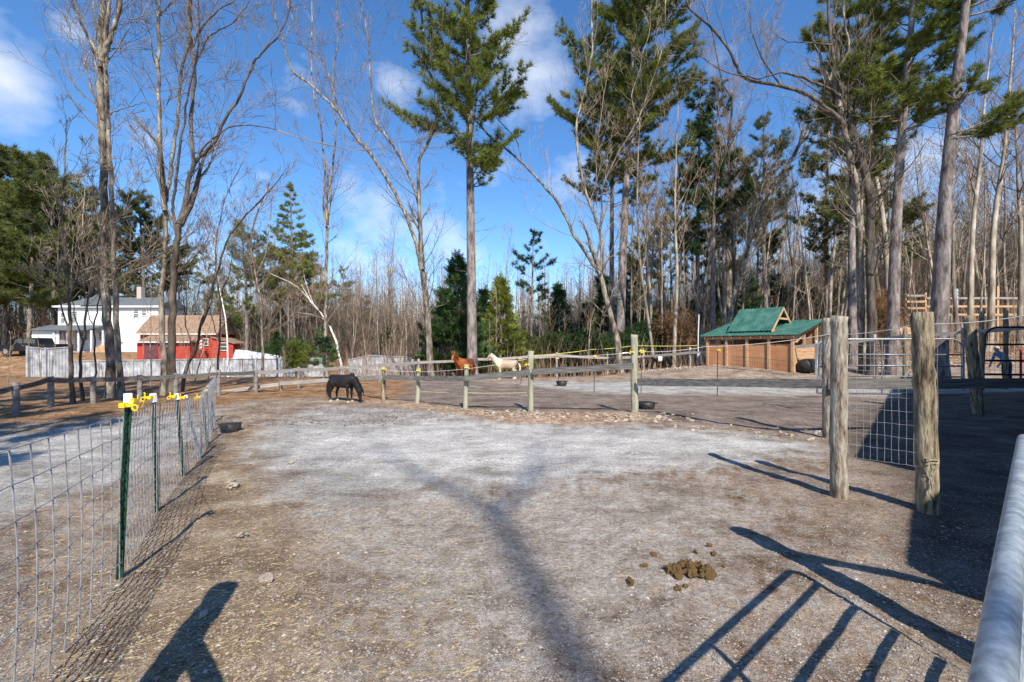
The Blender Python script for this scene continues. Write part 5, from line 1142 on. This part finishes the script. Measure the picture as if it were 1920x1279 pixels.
def coat(name, base, spots, scale=3, var=.25):
    """coat colour by body position: spots = [(centre, radius, colour)]"""
    m = bpy.data.materials.new(name); m.use_nodes = True; n, l = m.node_tree.nodes, m.node_tree.links; b = n['Principled BSDF']; b.inputs['Roughness'].default_value = .42; b.inputs['Specular IOR Level'].default_value = .35
    tc = n.new('ShaderNodeTexCoord'); nz = n.new('ShaderNodeTexNoise'); nz.inputs['Scale'].default_value = scale; nz.inputs['Detail'].default_value = 5; l.new(tc.outputs['Object'], nz.inputs[0])
    cr = n.new('ShaderNodeValToRGB'); cr.color_ramp.elements[0].position = .3; cr.color_ramp.elements[1].position = .7
    cr.color_ramp.elements[0].color = (*[c * (1 - var) for c in base], 1); cr.color_ramp.elements[1].color = (*[min(1, c * (1 + var)) for c in base], 1); l.new(nz.outputs['Fac'], cr.inputs[0]); out = cr.outputs[0]
    for (c, r, col) in spots:
        sb = n.new('ShaderNodeVectorMath'); sb.operation = 'SUBTRACT'; sb.inputs[1].default_value = c; l.new(tc.outputs['Object'], sb.inputs[0])
        dv = n.new('ShaderNodeVectorMath'); dv.operation = 'DIVIDE'; dv.inputs[1].default_value = r; l.new(sb.outputs[0], dv.inputs[0])
        ln = n.new('ShaderNodeVectorMath'); ln.operation = 'LENGTH'; l.new(dv.outputs[0], ln.inputs[0])
        ad = n.new('ShaderNodeMath'); ad.operation = 'MULTIPLY_ADD'; ad.inputs[1].default_value = .5; l.new(nz.outputs['Fac'], ad.inputs[0]); l.new(ln.outputs['Value'], ad.inputs[2])
        mr = n.new('ShaderNodeMapRange'); mr.inputs['From Min'].default_value = 1.18; mr.inputs['From Max'].default_value = 1.32; mr.inputs['To Min'].default_value = 1; mr.inputs['To Max'].default_value = 0; l.new(ad.outputs[0], mr.inputs[0])
        mx_ = n.new('ShaderNodeMix'); mx_.data_type = 'RGBA'; l.new(mr.outputs[0], mx_.inputs['Factor']); l.new(out, mx_.inputs['A']); mx_.inputs['B'].default_value = (*col, 1); out = mx_.outputs['Result']
    l.new(out, b.inputs['Base Color']); return m
def pony(label, loc, rz, size, mat, mane, hoof, head='graze', step=0.0, turn=0.0, tailm=None):
    t = thing('pony', label, 'pony', loc, rz); S = size
    V, E, Rr = [], [], []
    def chain(start, pts):
        prev = start
        for p, r in pts:
            V.append(tuple(Vector(p) * S)); Rr.append(tuple(q * S for q in r) if isinstance(r, tuple) else r * S)
            if prev is not None: E.append((prev, len(V) - 1))
            prev = len(V) - 1
        return prev
    chain(None, [((-.30, 0, .78), (.25, .245))]); root = 0
    rump = chain(0, [((-.47, 0, .77), (.20, .205)), ((-.555, 0, .72), (.12, .13))])
    b1 = chain(0, [((-.10, 0, .72), (.25, .262))]); b2 = chain(b1, [((.12, 0, .72), (.235, .258))]); ch = chain(b2, [((.30, 0, .76), (.205, .24))]); chest = chain(ch, [((.44, 0, .74), (.125, .15))])
    if head == 'graze': nk = [((.49, .0, .82), (.13, .19)), ((.61, .0, .66), (.10, .15)), ((.71, .0, .49), (.08, .12)), ((.765, 0, .38), (.075, .09)), ((.79, 0, .26), (.066, .082)), ((.815, 0, .14), (.05, .056)), ((.825, 0, .06), (.042, .042))]
    else: nk = [((.50, .02 * turn, .90), (.12, .18)), ((.62, .12 * turn, 1.02), (.09, .14)), ((.72, .24 * turn, 1.12), (.07, .11)), ((.79, .33 * turn, 1.15), (.068, .085)), ((.87, .43 * turn, 1.06), (.062, .078)), ((.93, .51 * turn, .95), (.046, .054)), ((.955, .55 * turn, .885), (.04, .042))]
    nose = chain(ch, nk)
    legs = []
    for s in (-1, 1):
        st = step * s
        legs.append(chain(0, [((-.40, s * .115, .62), (.105, .125)), ((-.37 + st, s * .125, .50), (.065, .085)), ((-.475 + st, s * .125, .31), .045), ((-.455 + st, s * .125, .12), .030), ((-.425 + st, s * .125, .045), .040), ((-.41 + st, s * .125, .0), .045)]))
        legs.append(chain(ch, [((.33, s * .115, .60), (.085, .10)), ((.30 - st * .6, s * .12, .46), (.055, .062)), ((.315 - st, s * .12, .28), .040), ((.315 - st, s * .12, .12), .029), ((.34 - st, s * .12, .045), .039), ((.35 - st, s * .12, .0), .045)]))
    body = link('body', skin_mesh('body', V, E, Rr, mat), t)
    for (x, y, z) in [(-.41 + step * s, s * .125, 0) for s in (-1, 1)] + [(.35 - step * s, s * .12, 0) for s in (-1, 1)]:
        obj('hoof', MB().tube([(x * S, y * S, -.012 * S), (x * S - .008, y * S, .06 * S)], [.056 * S, .044 * S], 10), hoof, t, smooth=True)
    ps = [Vector(p[0]) for p in nk]; side = Vector((0, 1, 0))
    pol, fore, ns = ps[3], ps[4], ps[6]; fd = (ns - pol).normalized(); hs_ = fd.cross(Vector((0, 0, 1)) if head != 'graze' else Vector((1, 0, 0))).normalized(); crown_dir = hs_.cross(fd).normalized()
    if crown_dir.dot(Vector((1, 0, 0)) if head == 'graze' else Vector((0, 0, 1))) < 0: crown_dir = -crown_dir
    for s in (-1, 1):
        b = pol - fd * .035 + hs_ * s * .04 + crown_dir * .05; obj('ear', MB().tube([b * S, (b - fd * .045 + crown_dir * .03 + hs_ * s * .01) * S, (b - fd * .10 + crown_dir * .03 + hs_ * s * .012) * S], [.026 * S, .022 * S, .003], 7), mat, t, smooth=True)
        e = pol.lerp(ns, .34) + hs_ * s * .062 + crown_dir * .02; V_, T_ = rock(1, .014 * S, 1, 1, 0); ey = obj('eye', MB().add(V_, None, T_), M_black, t, smooth=True); ey.location = e * S
    # mane, forelock and tail as many thin locks
    rg = random.Random(int(size * 1000)); m = MB(); line = [Vector((.36, 0, 1.0)) if head == 'graze' else Vector((.40, 0, 1.03))] + [p for p in ps[:4]]
    for q in range(130):
        f = rg.uniform(0, 3.999); i = int(f); a, b_ = line[i], line[i + 1]; p = a.lerp(b_, f - i); tn = (b_ - a).normalized()
        up_ = Vector((0, 1, 0)).cross(tn) * -1; up_ = up_ if up_.dot(Vector((-.5 if head != 'graze' else .6, 0, 1))) > 0 else -up_
        hh = .10 if i else .04; s = rg.choice((-1, 1, -1)); r0 = p + up_ * hh
        P = [r0, r0 + up_ * .035 + Vector((rg.uniform(-.02, .02), s * .05, .0)), r0 + Vector((rg.uniform(-.03, .03), s * .10, -.07)), r0 + Vector((rg.uniform(-.04, .05), s * .115, -.15 - rg.uniform(0, .08)))]
        m.tube([x * S for x in P], np.array([.012, .014, .011, .002]) * S, 4, cap=False)
    for q in range(16):
        b = pol + crown_dir * .06; P = [b, b + fd * .06 + crown_dir * .02 + hs_ * rg.uniform(-.03, .03), b + fd * .15 + crown_dir * .005 + hs_ * rg.uniform(-.04, .04)]; m.tube([x * S for x in P], np.array([.012, .012, .002]) * S, 4, cap=False)
    obj('mane', m, mane, t, smooth=True); m = MB()
    for q in range(70):
        a = rg.uniform(-.05, .05); b = rg.uniform(-.04, .03); l = rg.uniform(.5, .72); P = [(-.60, a * .3, .79), (-.665 + b * .5, a * .7, .70), (-.70 + b, a, .55), (-.69 + b * 1.3, a * 1.3, .79 - l * .75), (-.66 + b * 1.4, a * 1.2, .79 - l)]
        m.tube([Vector(x) * S for x in P], np.array([.02, .022, .018, .014, .003]) * S, 4, cap=False)
    obj('tail', m, tailm or mane, t, smooth=True); return t
H_dark = nmat('dark_hoof', [(.02, .018, .015), (.04, .035, .03)], 8, .6, 0); H_pale = nmat('pale_hoof', [(.35, .29, .22), (.45, .38, .3)], 8, .6, 0)
def hair(name, c): return nmat(name, [tuple(x * .6 for x in c), c], 12, .6, 0)
hz = lambda n, c: hair(n, c)
Kb = coat('black_coat', (.016, .013, .012), [((-.1, 0, .98), (.5, .3, .12), (.05, .036, .028))], var=.6)
g = G(643, 14.1); pony('black pony grazing with its head down on the gravel edge left of the short posts', g, R(-26), .88, Kb, hz('black_hair', (.012, .012, .013)), H_pale, 'graze', .03)
Kc = coat('chestnut_coat', (.30, .085, .02), [((.94, .17, .98), (.16, .10, .20), (.75, .70, .64)), ((.35, 0, .25), (.25, .3, .24), (.05, .02, .012)), ((-.42, 0, .2), (.25, .3, .26), (.05, .02, .012)), ((-.35, 0, .95), (.45, .4, .3), (.13, .035, .015))])
g = G(870, 23.6); pony('chestnut pony with a white blaze and dark legs before the big pine trunk', g, R(232), 1.12, Kc, hz('chestnut_hair', (.10, .03, .01)), H_dark, 'up', .05, .35)
Kw = coat('cream_roan_coat', (.40, .29, .20), [((.45, 0, .9), (.28, .4, .42), (.62, .52, .38)), ((-.42, 0, .28), (.3, .4, .38), (.62, .52, .38)), ((.33, 0, .3), (.2, .4, .42), (.62, .52, .38)), ((.86, 0, 1.05), (.13, .3, .17), (.36, .22, .15))], var=.12)
g = G(949, 23.9); pony('cream and roan pony standing side on facing left in the paddock', g, R(176), 1.06, Kw, hz('cream_hair', (.72, .67, .6)), H_pale, 'up', .03, 0.05)
Kbw = coat('black_and_white_coat', (.012, .012, .013), [((-.02, 0, .8), (.15, .6, .6), (.8, .79, .76))])
g = G(1236, 31.5); pony('black pony with a white band round its middle, head down behind the far rail', g, R(4), 1.05, Kbw, hz('jet_hair', (.012, .012, .013)), H_dark, 'graze', .03)
# person
def person():
    g = G(1888, 19.5); t = thing('person', 'person in a light blue jacket and dark trousers bending forward behind the dark gate', 'person', g, rz=R(185))
    V = [(0, 0, .88), (.06, 0, 1.0), (.20, 0, 1.18), (.36, 0, 1.33), (.43, 0, 1.40), (.49, 0, 1.46), (.54, 0, 1.50)]; Rr = [(.15, .12), (.14, .12), (.16, .13), (.15, .11), (.055, .055), (.085, .09), (.08, .085)]; E = [(i, i + 1) for i in range(6)]
    for s in (-1, 1):
        b = len(V); V += [(0, s * .10, .80), (.02, s * .11, .48), (-.04, s * .12, .10), (.05, s * .12, .03), (.13, s * .13, .025)]; Rr += [(.10, .095), .07, .048, .045, .035]; E += [(0, b), (b, b + 1), (b + 1, b + 2), (b + 2, b + 3), (b + 3, b + 4)]
        b = len(V); V += [(.36, s * .17, 1.28), (.42, s * .20, 1.04), (.56, s * .17, .84), (.61, s * .16, .77)]; Rr += [.062, .05, .038, .03]; E += [(3, b), (b, b + 1), (b + 1, b + 2), (b + 2, b + 3)]
    skinc = nmat('skin', [(.5, .3, .22), (.58, .36, .27)], 5, .6, 0); jk = nmat('light_blue_jacket', [(.10, .30, .60), (.18, .42, .72)], 6, .75, .3); tr = nmat('dark_blue_trousers', [(.012, .02, .06), (.02, .035, .09)], 10, .85, .2)
    me = skin_mesh('body', V, E, Rr, [skinc, jk, tr]); 
    for p in me.polygons:
        c = p.center; p.material_index = 2 if (c.z < .93 and c.x < .3) else (1 if (c.x < .40 or c.z < 1.3) and not (c.x > .57 and c.z < .9) else 0)
    link('body', me, t)
    m = MB()
    for s in (-1, 1):
        for k in range(4): a = Vector((.62, s * .16 + (k - 1.5) * .018, .76)); m.tube([a, a + Vector((.02, 0, -.04)), a + Vector((.01, 0, -.075 + .006 * abs(k - 1.5)))], [.009, .008, .006], 5)
        a = Vector((.60, s * .13, .78)); m.tube([a, a + Vector((.015, -s * .02, -.03)), a + Vector((.03, -s * .02, -.055))], [.011, .009, .007], 5)
    obj('fingers', m, skinc, t, smooth=True)
    V_, T_ = rock(3, .105, 1.0, 2, .1); hh = obj('hair', MB().add(V_, None, T_), hz('fair_hair', (.55, .48, .38)), t, smooth=True); hh.location = (.475, 0, 1.50)
    for s in (-1, 1): V_, T_ = rock(1, .012, 1, 1, 0); e = obj('eye', MB().add(V_, None, T_), M_black, t); e.location = (.60, s * .035, 1.47)
    obj('nose', MB().tube([(.605, 0, 1.47), (.635, 0, 1.435)], [.008, .014], 6), skinc, t); obj('boot', MB().box((.05, -.12, .03), (.27, .1, .1)).box((.05, .12, .03), (.27, .1, .1)), M_black, t, bevel=.02)
    p = thing('red_post', 'red painted post standing just right of the bending person', 'post', G(1914, 19.0)); obj('shaft', MB().tube([(0, 0, -.1), (0, 0, 1.45)], .04, 10), M_redflag, p); obj('cap', MB().tube([(0, 0, 1.45), (0, 0, 1.53)], [.05, .03], 10), M_redflag, p)
person()

# ---------------------------------------------------------------- manure, stones, litter
def lump_pile():
    t = thing('manure_pile', 'heap of brown horse manure on the gravel in the right foreground', 'manure', Gp(1295, 1075)); rg = random.Random(8); O = Vector(t.location)
    ms = []
    for k in range(5): V_, T_ = rock(20 + k, 1, .62, 3, .9); ms.append(MB().add(V_, None, T_).mesh('clod', M_manure, True))
    for q in range(85):
        a = rg.uniform(0, 2 * PI); r = rg.random() ** .7; x, y = math.cos(a) * r * .175, math.sin(a) * r * .13; s = rg.uniform(.016, .032)
        o = link('clod', rg.choice(ms), t); o.location = (x, y, .012 + .055 * (1 - r) * rg.uniform(.3, 1)); o.scale = (s, s * rg.uniform(.8, 1.1), s); o.rotation_euler = (rg.uniform(0, 6), rg.uniform(0, 6), rg.uniform(0, 6))
    labs = ['lone manure clod left of the heap', 'manure clod pair piece just below the heap', 'manure clod right of that pair below the heap', 'small manure clod up left of the heap', 'manure clod nearest the heap on its upper left', 'manure clod above the heap', 'topmost manure clod above the heap', 'manure clod above right of the heap', 'small dark clod at the far left of the heap', 'small clod right of the heap edge']
    for i, (px, py, s) in enumerate([(1182, 1100, .034), (1272, 1110, .024), (1286, 1106, .018), (1226, 1043, .024), (1210, 1066, .02), (1304, 1040, .022), (1330, 1027, .026), (1338, 1041, .024), (1203, 1064, .014), (1357, 1067, .014)]):
        o = link('manure_clod', rg.choice(ms)); o.location = Gp(px, py) + Vector((0, 0, s * .5)); o.scale = (s, s, s * .9); o.rotation_euler = (rg.uniform(0, 6), 0, rg.uniform(0, 6)); tag(o, labs[i], 'manure', 'loose manure clods round the heap')
lump_pile()
rg = random.Random(55); M_rubble = nmat('tan_rubble', [(.16, .11, .07), (.30, .225, .15), (.45, .37, .28)], 14, .95, 0, lo=.3, hi=.7)
STM = []
for k in range(7): V_, T_ = rock(40 + k, 1, .42, 2, .75); STM.append([MB().add(V_, None, T_).mesh('stone', mt, False) for mt in (M_stone, M_stoneg)])
def stone(px, py, s, label, group, mt=0, jit=0):
    o = link('stone', rg.choice(STM)[mt]); o.location = Gp(px, py) + Vector((0, 0, s * .2)); o.scale = (s, s * rg.uniform(.7, 1.2), s); o.rotation_euler = (rg.uniform(-.4, .4), rg.uniform(-.4, .4), rg.uniform(0, 6.3)); tag(o, label, 'stone', group)
for q in range(62):
    px = rg.gauss(995, 32); stone(px, 771 + rg.uniform(-1, 13) + abs(px - 995) * .02, rg.uniform(.02, .065), 'pale stone heaped round the foot of the fence post nearest the middle', 'stones round the middle fence post')
for q in range(80):
    px = rg.gauss(1185, 42); stone(px, 778 + rg.uniform(-1, 15), rg.uniform(.02, .07), 'pale stone heaped round the foot of the tall squared post', 'stones round the tall squared post')
for q in range(40):
    px = rg.uniform(1260, 1550); stone(px, 783 + (px - 1230) * .075 + rg.uniform(0, 24), rg.uniform(.02, .05), 'pale stone lying along the shadow line before the shelter paddock', 'stones along the foot of the right hand board')
for q in range(30):
    px = rg.uniform(760, 960); stone(px, 757 + (px - 760) * .075 + rg.uniform(2, 14), rg.uniform(.02, .05), 'small pale stone in the russet strip under the left fence boards', 'stones in the strip under the left boards')
for (px, py, s, lab) in [(437, 915, .10, 'flat tan stone right of the wire fence, upper one'), (1187, 776, .06, 'white stone against the tall squared post'), (380, 1155, .035, 'small pale stone above the dark post shadow'), (452, 1010, .06, 'tan stone half buried left of the gravel'), (500, 1090, .07, 'grey stone half buried in the left foreground'), (430, 905, .07, 'pink tan stone behind the flat tan one'), (1520, 826, .06, 'orange tan stone near the weathered post foot'), (545, 870, .05, 'flat grey stone at the edge of the gravel')]:
    stone(px, py, s, lab, None)
    del_ = None
# loose gravel, straw, leaves: countless, joined
def scatter_stuff(name, label, cat, n, reg, proto, smin, smax, mat, flatz=.5, pw=1.0, lift=.3):
    rs = np.random.RandomState(abs(hash(name)) % 1000 if False else len(name) * 7 + n % 97); mb = MB(); pos = []
    for q in range(n):
        if reg == 'near': px = rs.uniform(-60, 1980); py = 745 + 560 * rs.uniform(0, 1) ** pw
        else: px = rs.uniform(reg[0], reg[2]); py = rs.uniform(reg[1], reg[3])
        d = CAMZ * F / (py - HY); x = (px - 960) / F * d; s = rs.uniform(smin, smax) * rs.uniform(.4, 1); pos.append((x, d, th2(x, d), s))
    pos = np.array(pos); N = len(pos); a = rs.uniform(0, 2 * PI, N); ca, sa = np.cos(a), np.sin(a); V, T = proto
    X = (V[None, :, 0] * ca[:, None] - V[None, :, 1] * sa[:, None]) * pos[:, 3:4] + pos[:, 0:1]; Y = (V[None, :, 0] * sa[:, None] + V[None, :, 1] * ca[:, None]) * pos[:, 3:4] + pos[:, 1:2]; Z = V[None, :, 2] * pos[:, 3:4] * flatz + pos[:, 2:3] + pos[:, 3:4] * lift * flatz
    mb.add(np.stack([X, Y, Z], -1).reshape(-1, 3), None, (T[None] + (np.arange(N) * len(V))[:, None, None]).reshape(-1, 3)); tag(obj(name, mb, mat), label, cat, kind='stuff')
octa = (np.array([(1, 0, .1), (.1, .9, 0), (-1, .1, -.1), (0, -.8, .1), (.1, 0, .7), (0, 0, -.6)]), np.array([(0, 1, 4), (1, 2, 4), (2, 3, 4), (3, 0, 4), (1, 0, 5), (2, 1, 5), (3, 2, 5), (0, 3, 5)]))
scatter_stuff('gravel', 'loose gravel and grit scattered over the yard', 'gravel', 42000, 'near', octa, .004, .013, M_pebble, .7, 1.3)
scatter_stuff('coarse_gravel', 'coarser pale stones scattered over the yard', 'gravel', 900, 'near', octa, .008, .022, M_stone, .6, .9)
scatter_stuff('left_rubble', 'tan clods and small rubble along the foot of the wire fence', 'rubble', 1700, (300, 790, 600, 1279), octa, .006, .022, M_rubble, .45)
blade = (np.array([(-1, 0, 0), (-.96, .035, 0), (0, .03, .25), (1, 0, .1)]), np.array([(0, 1, 2), (0, 2, 3)]))
scatter_stuff('straw', 'bits of hay and straw scattered over the left foreground', 'straw', 6000, (60, 780, 900, 1279), blade, .02, .06, M_straw, .6, 1, .15)
scatter_stuff('straw_wisps', 'stray wisps of hay on the yard', 'straw', 3000, 'near', blade, .015, .05, M_straw, .6, 1, .15)
leaf = (np.array([(-1, 0, 0), (0, .6, .25), (1, 0, .1), (0, -.6, .2)]), np.array([(0, 1, 2), (0, 2, 3)]))
scatter_stuff('leaf_litter', 'fallen dry leaves along the paddock edges', 'leaves', 9000, (-50, 690, 760, 800), leaf, .02, .05, M_leafdry, .8)
scatter_stuff('paddock_leaves', 'fallen leaves and mulch along the paddock fence foot', 'leaves', 4500, (690, 750, 1240, 792), leaf, .012, .035, M_leafdry, .8)
scatter_stuff('bank_stones', 'band of pale stones along the foot of the bank beyond the paddock', 'stones', 2600, (1190, 697, 1960, 708), octa, .05, .13, M_stone, .6)
scatter_stuff('far_leaves', 'dry leaves covering the bank and the woodland floor', 'leaves', 14000, (-100, 672, 2050, 705), leaf, .05, .12, M_leafdry, .8)
